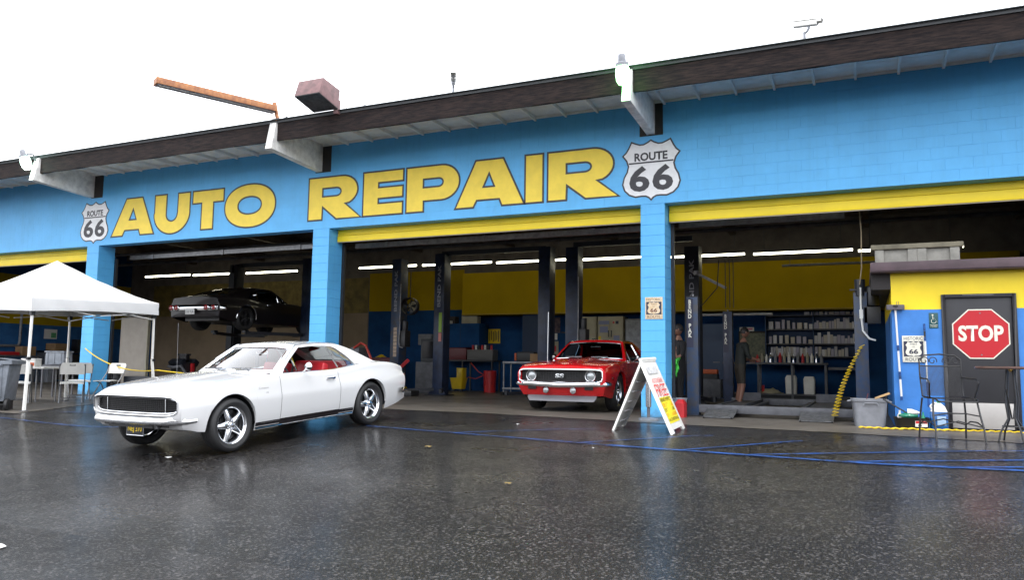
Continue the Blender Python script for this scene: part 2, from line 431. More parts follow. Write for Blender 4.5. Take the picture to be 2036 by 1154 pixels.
def poly_off(p, d):
    # miter offset of a closed polygon, d > 0 grows it
    n = len(p); A = sum(p[i][0]*p[(i+1) % n][1]-p[(i+1) % n][0]*p[i][1] for i in range(n)); sg = 1 if A > 0 else -1
    out = []
    for i in range(n):
        a, b_, c = Vector(p[i-1]), Vector(p[i]), Vector(p[(i+1) % n])
        e1, e2 = (b_-a), (c-b_)
        if e1.length < 1e-7 or e2.length < 1e-7: out.append(tuple(b_)); continue
        e1.normalize(); e2.normalize()
        n1, n2 = Vector((e1.y, -e1.x))*sg, Vector((e2.y, -e2.x))*sg
        m_ = n1+n2; k = max(.35, 1+n1.dot(n2)); out.append(tuple(b_ + m_*(d/k)))
    return out
def curve_fill(name, polys, m, parent, fn, offset=0.0):
    """filled 2-D outlines with holes -> mesh; fn maps (u,v) to 3-D"""
    cu = bpy.data.curves.new(name, 'CURVE'); cu.dimensions = '2D'; cu.fill_mode = 'FRONT'
    polys = [poly_off(p, offset if i == 0 else -offset) if offset else p for i, p in enumerate(polys)]
    for p in polys:
        sp = cu.splines.new('POLY'); sp.points.add(len(p)-1); sp.use_cyclic_u = True
        for q, (u, v) in zip(sp.points, p): q.co = (u, v, 0, 1)
    tmp = bpy.data.objects.new('tmp', cu); C.objects.link(tmp)
    dg = bpy.context.evaluated_depsgraph_get()
    me = bpy.data.meshes.new_from_object(tmp.evaluated_get(dg))
    bpy.data.objects.remove(tmp); bpy.data.curves.remove(cu)
    for v in me.vertices: v.co = Vector(fn(v.co.x, v.co.y))
    return put(name, me, m, parent)
def spl(keys, x):
    """smooth (Hermite, finite-difference) interpolation of sorted (x, value) keys"""
    if x <= keys[0][0]: return keys[0][1]
    if x >= keys[-1][0]: return keys[-1][1]
    for i in range(len(keys)-1):
        if x <= keys[i+1][0]:
            x0, y0 = keys[i]; x1, y1 = keys[i+1]; h = x1-x0; t = (x-x0)/h; dl = (y1-y0)/h
            def tan(k):
                if k == 0: return (keys[1][1]-keys[0][1])/(keys[1][0]-keys[0][0])
                if k == len(keys)-1: return (keys[-1][1]-keys[-2][1])/(keys[-1][0]-keys[-2][0])
                a = (keys[k][1]-keys[k-1][1])/(keys[k][0]-keys[k-1][0]); b = (keys[k+1][1]-keys[k][1])/(keys[k+1][0]-keys[k][0])
                return 0 if a*b <= 0 else 2*a*b/(a+b)
            m0, m1 = tan(i), tan(i+1); t2, t3 = t*t, t*t*t
            return (2*t3-3*t2+1)*y0 + (t3-2*t2+t)*h*m0 + (-2*t3+3*t2)*y1 + (t3-t2)*h*m1
# ------------------------------------------------------------------ ground
GX0, GX1 = -90, 60
def gz(y, x=0.0):
    """height of the lot: level by the building, falling gently towards the street; level under the canopy at the left"""
    t = max(0, min(1, (x+13.1)/2.3)); t = t*t*(3-2*t)
    if y > -3.5: return 0.0
    if y > -10: t = max(t, max(0, min(1, (-5.8-y)/3))); return -0.065 * (-3.5 - y) * t
    return -0.4225
b = MB()
ys = [60, 0, -3.5] + [-3.9-.4*k for k in range(15)] + [-10, -12, -40, -120]
xs_ = [-90, -40, -25, -18, -15] + [-14+.3*k for k in range(15)] + [-9, -6, -3, 0, 3, 8, 20, 60]
rows = [[(x, y, gz(y, x)-.006) for x in xs_] for y in ys]
o = struct(b.grid(rows).build('asphalt_lot', ASPHALT))
# damp concrete slab: shop floor and the apron in front of it
ap = [(-31, 11.2), (-31, -5.6), (-13.05, -5.6), (-15.1, -2.3), (-12.2, -1.75), (-9, -.7), (-6.5, -.75), (-4.2, -1.15), (-2.6, -1.5), (-.1, -1.75), (4.4, -2.6), (4.4, 11.2)]
edge = []
for i in range(2, 10):
    (x0, y0), (x1, y1) = ap[i], ap[i+1]; n = max(2, int(math.hypot(x1-x0, y1-y0)/.12))
    for k in range(n):
        t = k/n; jx, jy = random.uniform(-.035, .035), random.uniform(-.045, .045)
        edge.append((x0+(x1-x0)*t+jx, y0+(y1-y0)*t+jy))
def fillpoly(name, pts, m, z=0.0):
    me = bpy.data.meshes.new(name); bm = bmesh.new()
    vs_ = [bm.verts.new((x, y, z if not callable(z) else z(x, y))) for x, y in pts]
    f = bm.faces.new(vs_); bm.normal_update()
    if f.normal.z < 0: f.normal_flip()
    bmesh.ops.triangulate(bm, faces=[f]); bm.to_mesh(me); bm.free()
    return put(name, me, m)
struct(fillpoly('concrete_apron', ap[:2] + edge + ap[10:], CONCRETE))
# blue striping on the lot, hand painted, worn
def stripe(a, c, w):
    a = Vector(a); c = Vector(c); d = (c-a); L = d.length; d.normalize(); nrm = Vector((-d.y, d.x)); n = max(2, int(L/.15))
    P, Q = [], []
    for i in range(n+1):
        p = a + d*(L*i/n); ww = w/2*random.uniform(.75, 1.1)
        P.append((p+nrm*ww)); Q.append((p-nrm*ww))
    rows = [[(p.x, p.y, gz(p.y, p.x)+.004) for p in P], [(q.x, q.y, gz(q.y, q.x)+.004) for q in Q]]
    return struct(MB().grid(rows).build('blue_parking_line', LINEBLUE))
stripe((-7.0, -4.12), (-2.985, -4.62), .05); stripe((-2.985, -4.62), (-.12, -4.84), .085); stripe((-.12, -4.84), (2.6, -4.66), .10)
stripe((-2.04, -4.67), (-.75, -3.45), .05); stripe((-1.3, -4.75), (1.9, -3.25), .05); stripe((-.25, -4.83), (2.4, -3.72), .06); stripe((.75, -4.78), (2.4, -4.22), .06)
stripe((-5.4, -4.32), (-3.6, -3.2), .035); stripe((-3.4, -4.57), (-1.9, -3.3), .04)
stripe((-13.6, -6.55), (-10.2, -5.35), .035); stripe((-12.9, -4.95), (-11.1, -3.9), .03)

# ------------------------------------------------------------------ the garage building
H, XA, XB, XC, CW, CD = 3.998, -19.176, -11.525, -3.783, 0.457, 0.50
ROOF0, ROOF1, EAVE = 6.03, 6.10, 1.55
X0, X1, YB = -30.9, 4.2, 11.0
shop = thing('auto_repair_garage', 'long blue and yellow block garage building with open service bays', 'garage')
hw = MB()  .box(X0, X1, .0035, .30, H, ROOF0-.002).build('header_wall', BLUE, shop)
beamx = [(-26.95, -26.78), (-19.22, -19.05), (-11.5, -11.33), (-3.66, -3.50)]
pockets = [(-27.1, -26.65), (-19.152, -18.711), (-11.519, -11.085), (-3.797, -3.349)]
PZ0, PZ1 = 5.325, 6.0
cou = (5.955-H)/10
unit = MB().box(0, .394, 0, .10, 0, cou-.0025).mesh('block', bevel=.0013, seg=1)
unit.materials.append(BLUE)
blocks = []       # (x0, x1, z0)
for k in range(10):
    z = H + k*cou + (.002); x = X0 + (.2 if k % 2 else 0)
    while x < X1 - .05:
        segs = [(x, min(x+.4, X1))]
        if z + cou > PZ0:
            for p0, p1 in pockets:
                ns = []
                for a, c in segs:
                    if c <= p0 or a >= p1: ns.append((a, c))
                    else:
                        if a < p0-.03: ns.append((a, p0))
                        if c > p1+.03: ns.append((p1, c))
                segs = ns
        blocks += [(a, c, z) for a, c in segs]
        x += .4
blocks.sort(key=lambda q: (q[0] > 2.6, -q[0]))
rest = MB()
NB = 238
for i, (a, c, z) in enumerate(blocks):
    if i < NB:
        put('block', unit, None, hw, (a+.001, 0, z), None, ((c-a-.002)/.394, 1, 1))
    else:
        rest.box(a+.001, c-.001, 0, .05, z, z+cou-.0025)
stuff(rest.build('block_courses', BLUE, hw))
for p0, p1 in pockets:
    MB().box(p0-.003, p1+.003, -.004, .05, PZ0, PZ1).build('beam_pocket_shade', DARKWOOD, shop)  # flush dark box painting in the shade of the beam recess
colblk = MB().box(-.0015, CW+.0015, -.002, CD, 0, .2).mesh('block', bevel=.004, seg=1); colblk.materials.append(BLUE)
for xc in (-26.9, XA, XB, XC, 3.95):
    col = MB().box(xc+.006, xc+CW-.006, .004, CD-.006, 0, H-.002).build('column', BLUE, shop)
    for k in range(20):
        put('block', colblk, None, col, (xc, 0, k*.1999+.0015), None, (1, 1, .985))
# a darker skirt where the column meets the ground is real dirt on the lowest course
# roof, soffit, fascia
MB().box(X0-.3, X1+.3, -EAVE-.02, YB+.4, ROOF0+.02, ROOF1).build('roof', mat('roof_felt', (.09,.095,.10), .9), shop)
MB().box(X0-.3, X1+.3, -EAVE-.075, -EAVE+.02, ROOF1+.001, ROOF1+.012).build('roof_edge_flashing', mat('grey_edge_metal', (.10,.115,.12), .5, .3), shop)
for k in range(6):
    y1 = -.002 - k*.255; y0 = y1-.249
    MB().box(X0, X1, y0, y1, 5.985-.012*(k % 2)*.15, 6.028).build('soffit_plank', SOFFIT, shop, bevel=.006)
MB().box(X0, X1, -.035, -.0025, 5.94, 5.984).build('soffit_trim', SOFFIT, shop)
raft = MB().box(0, .042, -1.48, -.003, 5.90, 5.984).mesh('rafter', bevel=.004, seg=1); raft.materials.append(SOFFIT)
x = .005
while x > X0: x -= .664
while x < X1:
    if not any(p0-.1 < x < p1+.1 for p0, p1 in beamx): put('rafter', raft, None, shop, (x-.02, 0, 0))
    x += .664
fx = [X0] + [v for bx in beamx for v in (bx[0]-.004, bx[1]+.004)] + [X1]
for i in range(0, len(fx), 2):
    # one long fascia board between beams, a little bowed and ragged at its top edge
    a, c = fx[i], fx[i+1]; n = max(4, int((c-a)/.3)); rows = []
    for (yy, zz) in ((-EAVE+.045, 5.655), (-EAVE, 5.655), (-EAVE-.006, 5.70), (-EAVE, 6.04), (-EAVE+.045, 6.04)):
        rows.append([(a+(c-a)*j/n, yy + random.uniform(-.003, .003), zz + (random.uniform(-.012, .008) if zz > 6 else random.uniform(-.007, .007))) for j in range(n+1)])
    MB().grid(rows + [rows[0]]).build('fascia_board', FASCIA, shop, smooth=True)
for bx0, bx1 in beamx:
    # outrigger beam, deeper at the wall than at its raked end
    poly = [(.02, 5.345), (-1.72, 5.45), (-1.60, 6.045), (-1.5, 6.045), (-1.5, 5.984), (.02, 5.984)]
    MB().prism(poly, bx1-bx0, lambda u, v, w: (bx0+w, u, v)).build('outrigger_beam', WHITE, shop, bevel=.006)
# rolled-up sectional doors in the bays (bay one is fully open)
def bay_door(x0, x1, zb, zt):
    d = MB().box(x0, x1, .28, .33, zb+.006, zt-.14).build('bay_door', YELLOW, shop, bevel=.01)
    n2 = MB().box(x0, x1, .295, .34, zt-.134, zt+.08).build('door_section', YELLOW, d, bevel=.01)
    MB().box(x0, x1, .285, .325, zb-.012, zb+.003).build('door_seal', mat('door_seal', (.35,.30,.22), .7), d)
    return d
bay_door(-26.4, XA-.02, 3.655, 3.99); bay_door(XB+CW+.02, XC-.02, 3.715, 4.0); bay_door(XC+CW+.02, 3.9, 3.68, 4.0)
for x0, x1, z in ((XA+CW, XB, 3.79), (XB+CW+.02, XC-.03, 3.72), (XC+CW+.05, -.25, 3.74)):
    r = MB().box(x0, x1, .98, 1.05, z-.05, z-.012).box(x0, x1, .985, 1.0, z-.012, z+.06).build('door_track', GALV, shop)
    xx = x0+.9
    while xx < x1: MB().cbox((xx, .97, z-.0), (.06, .02, .13)).build('track_bracket', GALV, r); xx += 2.55
# door guide rails on the columns' inner sides
for xc in (XA, XB, XC):
    MB().box(xc+CW+.004, xc+CW+.06, CD+.01, CD+.08, .05, 3.7).build('door_guide', BLACKM, shop)
# back and side walls, ceiling
MB().box(X0, X1, YB, YB+.2, 0, ROOF0-.003).build('back_wall', mat('grey_block_interior', (.16,.14,.13), .8, var=.25, vscale=2, bump=.2), shop)
def paint(name, x0, x1, z0, z1, m, y=None):
    y = YB-.004 if y is None else y
    return MB().box(x0, x1, y-.004, y, z0, z1).build(name, m, shop)
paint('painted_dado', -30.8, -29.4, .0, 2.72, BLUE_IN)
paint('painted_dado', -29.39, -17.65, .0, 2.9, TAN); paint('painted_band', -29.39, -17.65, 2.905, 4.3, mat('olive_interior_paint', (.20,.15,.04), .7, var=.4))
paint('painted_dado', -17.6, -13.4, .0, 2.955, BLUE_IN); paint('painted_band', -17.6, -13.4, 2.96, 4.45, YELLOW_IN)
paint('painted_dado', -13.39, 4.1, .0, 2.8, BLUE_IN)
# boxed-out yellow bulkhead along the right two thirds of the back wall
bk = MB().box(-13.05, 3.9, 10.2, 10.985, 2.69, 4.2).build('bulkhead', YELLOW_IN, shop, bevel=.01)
MB().box(-13.05, 3.9, 10.19, 10.198, 2.70, 2.74).build('bulkhead_trim', mat('dark_ochre', (.33,.22,.01), .6), bk)
for x0 in (-10.6,):
    MB().box(x0-.12, x0+.5, 10.3, 10.98, 0, 2.69).build('interior_pillar', mat('interior_dark_blue', (.012,.03,.075), .6), shop)
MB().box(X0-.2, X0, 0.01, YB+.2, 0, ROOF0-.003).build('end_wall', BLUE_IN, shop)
MB().box(X0+.001, X0+.008, .35, YB-.01, 0, 2.33).build('painted_dado', mat('daylit_blue_interior',(.03,.12,.30),.8,spec=.2,var=.2), shop); MB().box(X0+.001, X0+.008, .35, YB-.01, 2.335, 4.3).build('painted_band', YELLOW_IN, shop)  # end-wall dado blue lightened to paint in daylight from the open bay
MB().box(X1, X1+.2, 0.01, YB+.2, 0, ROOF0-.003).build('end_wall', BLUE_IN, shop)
ceil = MB().box(X0, X1, .31, YB-.01, 5.80, 5.82).build('ceiling_deck', mat('dark_ceiling', (.075,.06,.05), .9, var=.3), shop)
for k in range(9):
    y = .9 + k*1.22; MB().box(X0+.01, X1-.01, y, y+.09, 5.50, 5.795).build('ceiling_joist', mat('brown_joist', (.10,.075,.055), .8, var=.3), shop)
x = -27.0
while x < 4:
    MB().box(x, x+.16, .32, YB-.02, 5.18, 5.49).build('ceiling_girder', MATS['brown_joist'], shop); x += 3.87
MB().tube([(-30, 5.2, 4.72), (4, 5.2, 4.72)], .04, 8).build('sprinkler_pipe', STEELP, shop)
MB().tube([(-30, 8.6, 4.95), (4, 8.6, 4.95)], .06, 8).build('duct_pipe', STEELP, shop)

# ------------------------------------------------------------------ painted lettering on the header
def arcp(cx, cz, rx, rz, a0, a1, n=14): return [(cx+rx*math.cos(R(a0+(a1-a0)*i/n)), cz+rz*math.sin(R(a0+(a1-a0)*i/n))) for i in range(n+1)]
B, T = 4.205, 5.205
def sup(cx, cz, rx, rz, p, n=56):
    out = []
    for i in range(n):
        a = 2*math.pi*i/n; c, s = math.cos(a), math.sin(a)
        out.append((cx+rx*math.copysign(abs(c)**(2/p), c), cz+rz*math.copysign(abs(s)**(2/p), s)))
    return out
def L_A(l, r, tl, tr, apx):
    w = r-l
    return [[(l, B), (tl, T), (tr, T), (r, B), (r-.49*w/1.56, B), (r-.55*w/1.56, B+.145), (l+.5*w/1.56, B+.145), (l+.42*w/1.56, B)],
            [(apx-.135, B+.42), (apx+.125, B+.42), (apx, B+.71)]]
def L_R(x):
    return [[(x, T)] + [(x+.95, T)] + arcp(x+.95, 4.865, .43, .34, 80, -62, 12) + [(x+1.04, 4.55), (x+1.48, B), (x+.80, B), (x+.41, B+.30), (x+.40, B), (x, B)],
            [(x+.40, T-.265), (x+.40, T-.46), (x+.78, T-.46)] + arcp(x+.79, T-.3625, .13, .0975, -85, 85, 8) + [(x+.78, T-.265)]]
LET = [
 ('A', L_A(-18.27, -16.69, -17.75, -17.15, -17.48)),
 ('U', [[(-16.69, T), (-16.27, T)] + [(-16.27, 4.72)] + arcp(-16.075, 4.68, .195, .185, 180, 360, 12) + [(-15.87, 4.72), (-15.87, T), (-15.45, T)] + [(-15.45, 4.74)] + arcp(-16.075, 4.70, .63, .535, 0, -180, 22) + [(-16.69, 4.74)]]),
 ('T', [[(-15.36, T), (-14.32, T), (-14.32, 4.885), (-14.65, 4.885), (-14.65, B), (-15.05, B), (-15.05, 4.885), (-15.36, 4.885)]]),
 ('O', [sup(-13.475, 4.705, .80, .535, 2.15), sup(-13.48, 4.715, .37, .215, 2.15, 40)]),
 ('R', L_R(-11.69)),
 ('E', [[(-10.16, T), (-9.1, T), (-9.1, 4.945), (-9.75, 4.945), (-9.75, 4.835), (-9.11, 4.835), (-9.11, 4.585), (-9.75, 4.585), (-9.75, 4.475), (-9.11, 4.475), (-9.11, B), (-10.16, B)]]),
 ('P', [[(-9.02, T), (-8.14, T)] + arcp(-8.14, 4.82, .44, .385, 88, -88, 16) + [(-8.58, 4.435), (-8.58, B), (-9.02, B)],
        [(-8.59, 4.92), (-8.59, 4.735), (-8.22, 4.735)] + arcp(-8.21, 4.8275, .11, .0925, -85, 85, 8) + [(-8.22, 4.92)]]),
 ('A', L_A(-7.80, -6.20, -7.32, -6.68, -7.005)),
 ('I', [[(-6.185, T), (-5.79, T), (-5.79, B), (-6.185, B)]]),
 ('R', L_R(-5.69)),
]
for ch, polys in LET:
    lo = curve_fill('painted_letter', polys, LETTER_Y, shop, lambda u, v: (u, -.0075, v), -.018)
    lo['label'] = 'yellow letter %s painted on the blue header' % ch
    curve_fill('letter_outline', polys, LETTER_K, lo, lambda u, v: (u, -.005, v), .022)

SH = [(-.545,.30),(-.48,.36),(-.43,.44),(-.375,.555),(-.30,.52),(-.22,.49),(-.14,.49),(-.06,.525),(0,.565),(.06,.525),(.14,.49),(.22,.49),(.30,.52),(.375,.555),(.43,.44),(.48,.36),(.545,.30),
      (.47,.20),(.435,.09),(.46,-.02),(.52,-.13),(.55,-.26),(.51,-.38),(.42,-.47),(.30,-.515),(.18,-.505),(.10,-.51),(.04,-.54),(0,-.585),(-.04,-.54),(-.10,-.51),(-.18,-.505),(-.30,-.515),(-.42,-.47),(-.51,-.38),(-.55,-.26),(-.52,-.13),(-.46,-.02),(-.435,.09),(-.47,.20)]
def shield(cx, cz, s, label):
    o = curve_fill('route_shield', [[(x, z) for x, z in SH]], SHIELD_W, shop, lambda u, v: (cx+u*s, -.0075, cz+v*s), -.012)
    o['label'] = label
    curve_fill('shield_outline', [SH], LETTER_K, o, lambda u, v: (cx+u*s, -.005, cz+v*s), .018)
    MB().box(cx-.43*s, cx+.43*s, -.009, -.008, cz+.125*s, cz+.155*s).build('shield_rule', LETTER_K, o)
    text('shield_text', 'ROUTE', LETTER_K, o, (cx, -.008, cz+.255*s), (1,0,0), (0,0,1), .64*s, .165*s, bold=.035)
    # hand-painted sixes with a thick stroke
    for dx in (-.225, .225):
        text('shield_number', '6', LETTER_K, o, (cx+dx*s, -.008, cz-.17*s), (1,0,0), (0,0,1), .395*s, .50*s, bold=.03)
shield(-3.58, 4.67, 1.0, 'painted ROUTE 66 shield after the word REPAIR')
shield(-18.95, 4.65, .98, 'painted ROUTE 66 shield before the word AUTO')

# ------------------------------------------------------------------ unseen low shops behind the viewer, added for chrome and paint to reflect
def unseen_shop(x, w, h, m, label, nwin):
    t = thing('unseen_shop', label, 'building', (x, -52, -.43), 0, 'unseen low shops added for reflections')
    MB().box(0, w, -9, 0, 0, h).build('wall', m, t); MB().box(-.15, w+.15, -9.1, .12, h+.002, h+.35).build('parapet', MAUVE, t)
    for k in range(nwin):
        x0 = .8+(w-1.6)*k/nwin; f = MB().box(x0, x0+(w-1.6)/nwin-.5, .002, .06, .7, 2.9).build('window', DARKWOOD, t)
        MB().box(x0+.08, x0+(w-1.6)/nwin-.58, .062, .07, .78, 2.82).build('pane', LAMPLENS, f)
for a in ((-62, 20, 6.2, TAN, 'unseen tan low shop added for reflections, far end', 4), (-40, 15, 7.5, mat('grey_stucco',(.22,.21,.20),.8,var=.2), 'unseen grey stucco shop added for reflections', 3), (-23, 18, 5.6, mat('brick_red_front',(.20,.085,.06),.8,var=.3), 'unseen brick red shop added for reflections', 4), (-3, 16, 6.8, MATS['grey_stucco'], 'unseen grey shop with three wide windows added for reflections', 3), (15, 22, 5.9, TAN, 'unseen tan low shop added for reflections, near end', 5)):
    unseen_shop(*a)
# ------------------------------------------------------------------ cars
def build_wheel(car, pos, side, R_=.335, wd=.225, rim_r=.243, dark=False):
    """five-spoke wheel; side +1 faces +x"""
    w = bpy.data.objects.new('wheel', None); C.objects.link(w); w.parent = car; w.location = pos; w.empty_display_size = .1
    h = wd/2; s = side; ax = (s, 0, 0)
    MB().lathe([(rim_r-.012, -h*.85), (rim_r+.02, -h), (R_-.05, -h*1.04), (R_-.012, -h*.86), (R_, -h*.6), (R_, -h*.2), (R_-.006, -h*.17), (R_-.006, -h*.13), (R_, -h*.1), (R_, h*.1), (R_-.006, h*.13), (R_-.006, h*.17), (R_, h*.2), (R_, h*.6), (R_-.012, h*.86), (R_-.03, h*.98), (R_-.05, h*1.04), (rim_r+.045, h*1.03), (rim_r+.02, h), (rim_r-.012, h*.85)], (0,0,0), ax, 48).build('tyre', RUBBER, w, True, ang=50)
    mt = BLACKM if dark else ALU  # black rims paint in the shade around the raised coupe's wheels
    MB().lathe([(rim_r-.012, -h*.85), (rim_r-.03, -h*.6), (rim_r-.035, h*.3), (rim_r-.028, h*.72), (rim_r-.006, h*.80), (rim_r+.004, h*.90), (rim_r+.012, h*.93), (rim_r+.016, h*.88)], (0,0,0), ax, 48).build('rim', mt, w, True, ang=60)
    MB().lathe([(.001, -.02), (rim_r-.04, -.02)], (0,0,0), ax, 32).lathe([(.001, .0), (.13, .0), (.13, -.02)], (0,0,0), ax, 24).build('brake_drum', BLACKM, w)
    MB().lathe([(.074, h*.15), (.074, h*.60), (.064, h*.68), (.04, h*.66), (.038, h*.80), (.030, h*.88), (.001, h*.90)], (0,0,0), ax, 24).build('hub_cap', mt, w, True, ang=40)
    prof = []
    for k in range(5):
        a = 2*math.pi*k/5 + math.pi/2
        m = Matrix.Rotation(a, 4, 'X')
        rows = []
        for r, wh, t0 in ((.05, .050, .62), (.09, .045, .66), (.14, .038, .62), (.18, .033, .54), (rim_r-.02, .034, .44)):
            x1 = h*t0
            rows.append([m @ Vector((s*q, v, r)) for q, v in ((x1-.035, -wh), (x1-.012, -wh*.92), (x1+.004, -wh*.5), (x1+.010, 0), (x1+.004, wh*.5), (x1-.012, wh*.92), (x1-.035, wh))])
        MB().grid(rows).build('spoke', mt, w, True, ang=70)
    for k in range(5):
        a = 2*math.pi*(k+.5)/5 + math.pi/2
        MB().cyl((s*h*.5, -math.sin(a)*.056, math.cos(a)*.056), (s*h*.74, -math.sin(a)*.056, math.cos(a)*.056), .009, 8).build('lug_nut', CHROME, w)
    return w

def smooth01(t): t = max(0, min(1, t)); return t*t*(3-2*t)

def build_car(kind, label, paint, loc, rz, seats, scale=(1,1,1), z_lift=0.0):
    car = thing(kind['name'], label, 'car', loc, rz)
    car.scale = scale
    F, B_ = kind['yf'], kind['yr']            # front and rear planes
    AX = (-1.37, 1.37); RA = kind.get('ra', .385); ZA = .335
    zt_k, wm_k = kind['zt'], kind['wm']
    def zt(y): return spl(zt_k, y)
    def wm(y): return spl(wm_k, y)
    def inset(y): return .045 if y < 0 else .045 + .035*smooth01(y/1.4)
    def wt(y): return wm(y)-inset(y)
    def zb(y): return spl([(F, kind.get('zf', .285)), (-1.76, kind.get('zf', .285)-.045), (-1.74, kind.get('zf', .285)-.045), (-1.6, .215), (1.75, .215), (2.0, .25), (B_, .33)], y)
    def wf(y, z):
        t = zt(y); m = wm(y); k = kind['crease']
        return spl([(.18, m-.085), (.26, m-.055), (.40, m-.022), (k-.02, m-.002), (k+.02, m), (k+.10, m-.012), (t-.10, wt(y)+.016), (t-.04, wt(y)+.002), (t-.012, wt(y)-.018), (t, wt(y)-.05)], z)
    def arch(y):
        for a in AX:
            if abs(y-a) <= RA: return ZA + math.sqrt(max(0, RA*RA-(y-a)**2))
        return None
    def warp(p):
        x, y, z = p
        if y < -1.65:
            f = (-1.65-y)/(-1.65-F); y -= kind['vee']*(1-(min(abs(x), .9)/.88)**2)*smooth01(f)*1.0
        if y < -1.8 and z < .46:
            q = smooth01((-1.8-y)/(-1.8-F))*(.46-z)/.17; y += .10*q; x *= 1-.045*q
        if y > 1.75:
            f = (y-1.75)/(B_-1.75); y += .07*(1-(min(abs(x), .9)/.88)**2)*smooth01(f)
        return (x, y, z)
    G = lambda rows: [[warp(p) for p in r] for r in rows]
    yset = set()
    for i in range(49): yset.add(round(F + (B_-F)*i/48, 4))
    for a in AX:
        for i in range(31):
            yset.add(round(a - RA*math.cos(math.pi*i/30), 5))
        yset.add(round(a-RA-.004, 5)); yset.add(round(a+RA+.004, 5))
    D0, D1 = kind['door']
    for d in (D0, D1): yset.add(d); 
    Y = sorted(yset); NS = 22
    def side_rows(y0, y1, lo=None, hi=None, ns=NS):
        yy = [y for y in Y if y0-1e-6 <= y <= y1+1e-6]
        if abs(yy[0]-y0) > 1e-6: yy = [y0]+yy
        if abs(yy[-1]-y1) > 1e-6: yy = yy+[y1]
        rows = []
        for y in yy:
            a = arch(y); b0 = max(zb(y), a if a else 0)
            if lo is not None: b0 = lo if not callable(lo) else lo(y)
            t = zt(y) if hi is None else hi
            r = []
            for j in range(ns+1):
                s = j/ns; s = s if hi is not None else 1-(1-s)**1.35
                z = b0+(t-b0)*s; r.append((wf(y, z), y, z))
            rows.append(r)
        return rows
    body = MB(); g = .0035; ROCK = .315
    mir = lambda rows: [[(-x, y, z) for x, y, z in r] for r in rows]
    for sgn in (1, -1):
        q = (lambda r: r) if sgn > 0 else mir
        body.grid(G(q(side_rows(F, D0-g)))); body.grid(G(q(side_rows(D1+g, B_))))
        # arch lips turned inwards
        for a in AX:
            rim0, rim1 = [], []
            for i in range(31):
                y = a-RA*math.cos(math.pi*i/30); z = ZA+RA*math.sin(math.pi*i/30)
                rim0.append((sgn*wf(y, z), y, z)); rim1.append((sgn*(wf(y, z)-.05), a+(y-a)*.985, ZA+(z-ZA)*.985))
            body.grid(G([rim0, rim1]))
        # top strip (fender top) beside hood and deck
        for y0, y1 in ((F, -.60), (1.60, B_)):
            yy = [y for y in Y if y0 <= y <= y1]
            HU = kind['hoodw']
            rows = []
            for y in yy:
                e = wt(y)-.05; rows.append([(sgn*(e+(e*HU-e)*k/4), y, zt(y)+.038*(1-(1+(HU-1)*k/4)**2)) for k in range(5)])
            body.grid(G(rows))
        yy = [y for y in Y if -.62 <= y <= 1.62]
        body.grid([[(sgn*(wt(y)-.05), y, zt(y)), (sgn*(wt(y)-.085), y, zt(y)-.004)] for y in yy])
    # hood and deck: separate crowned panels with a shut line
    def top(y0, y1, hump):
        yy = [y for y in Y if y0 < y < y1]; yy = [y0]+yy+[y1]; rows = []
        for y in yy:
            e = wt(y)-.05; HU = kind['hoodw']; r = []
            for i in range(33):
                u = (-1+2*i/32)*(HU-.004); z = zt(y)+.038*(1-u*u)
                if hump: z += hump*smooth01((.30-abs(abs(u)-.0)*.75)/.10)*smooth01((y-F-.12)/.6)
                r.append((u*e, y, z))
            rows.append(r)
        return G(rows)
    hood = MB().grid(top(F+.035, -.66, kind['hump'])).build('hood', paint, car, True, ang=50)
    if not kind.get('hood_open'): pass
    MB().grid(top(1.66, B_-.03, 0)).build('trunk_lid', paint, car, True, ang=50)
    # header strip over the grille and tail edge
    for y0, y1 in ((F, F+.0315), (B_-.0265, B_), (-.655, -.44), (1.50, 1.655)):
        yy = [y0, (y0+y1)/2, y1]
        body.grid(G([[((-1+2*i/24)*kind['hoodw']*(wt(y)-.05), y, zt(y)+.038*(1-((-1+2*i/24)*kind['hoodw'])**2)) for i in range(25)] for y in yy]))
    # nose and tail panels: body section outline -> opening outline
    def outline(y, zlo):
        e = wt(y)-.05; pts = []
        w0 = wf(y, zlo)
        for i in range(24): pts.append((-w0+2*w0*i/24, zlo))
        for j in range(14): z = zlo+(zt(y)-zlo)*(1-(1-j/14)**1.3); pts.append((wf(y, z), z))
        for i in range(24): u = 1-2*i/24; pts.append((u*e, zt(y)+.038*(1-u*u)))
        for j in range(14): z = zt(y)-(zt(y)-zlo)*(1-(1-j/14)**(1/1.3)) ; z = zlo+(zt(y)-zlo)*(1-(1-(1-j/14))**1.3) if False else z; pts.append((-wf(y, z), z))
        return pts
    def sup2(pts, cz, hw, hz, p):
        out = []
        for x, z in pts:
            a = math.atan2((z-cz)/hz, x/hw); c, s_ = math.cos(a), math.sin(a)
            k = (abs(c)**p+abs(s_)**p)**(-1/p); out.append((hw*k*c, cz+hz*k*s_))
        return out
    zlo = zb(F); oo = outline(F, zlo); gc, gw, gh, gp = kind['grille']
    ii = sup2(oo, gc, gw, gh, gp); jj = sup2(oo, gc, gw-.012, gh-.012, gp)
    n0 = [(x, F, z) for x, z in oo]; n1 = [((x*.7+a*.3), F-.022, (z*.7+c*.3)) for (x, z), (a, c) in zip(oo, ii)]
    n2 = [(a, F-.024, c) for a, c in ii]; n3 = [(a, F+.07, c) for a, c in jj]
    body.grid(G([n0, n1, n2, n3]), True)
    zl2 = zb(B_); ot = outline(B_, zl2); it = [(x*.93, zl2+.03+(z-zl2-.03)*.9) for x, z in ot]
    t0 = [(x, B_, z) for x, z in ot]; t1 = [(x*.985, B_+.02, zl2+(z-zl2)*.985) for x, z in ot]; t2 = [(x, B_+.022, z) for x, z in it]
    t3 = [(x*.02, B_+.022, .6+(z-.6)*.02) for x, z in it]
    body.grid(G([t0, t1, t2, t3]), True)
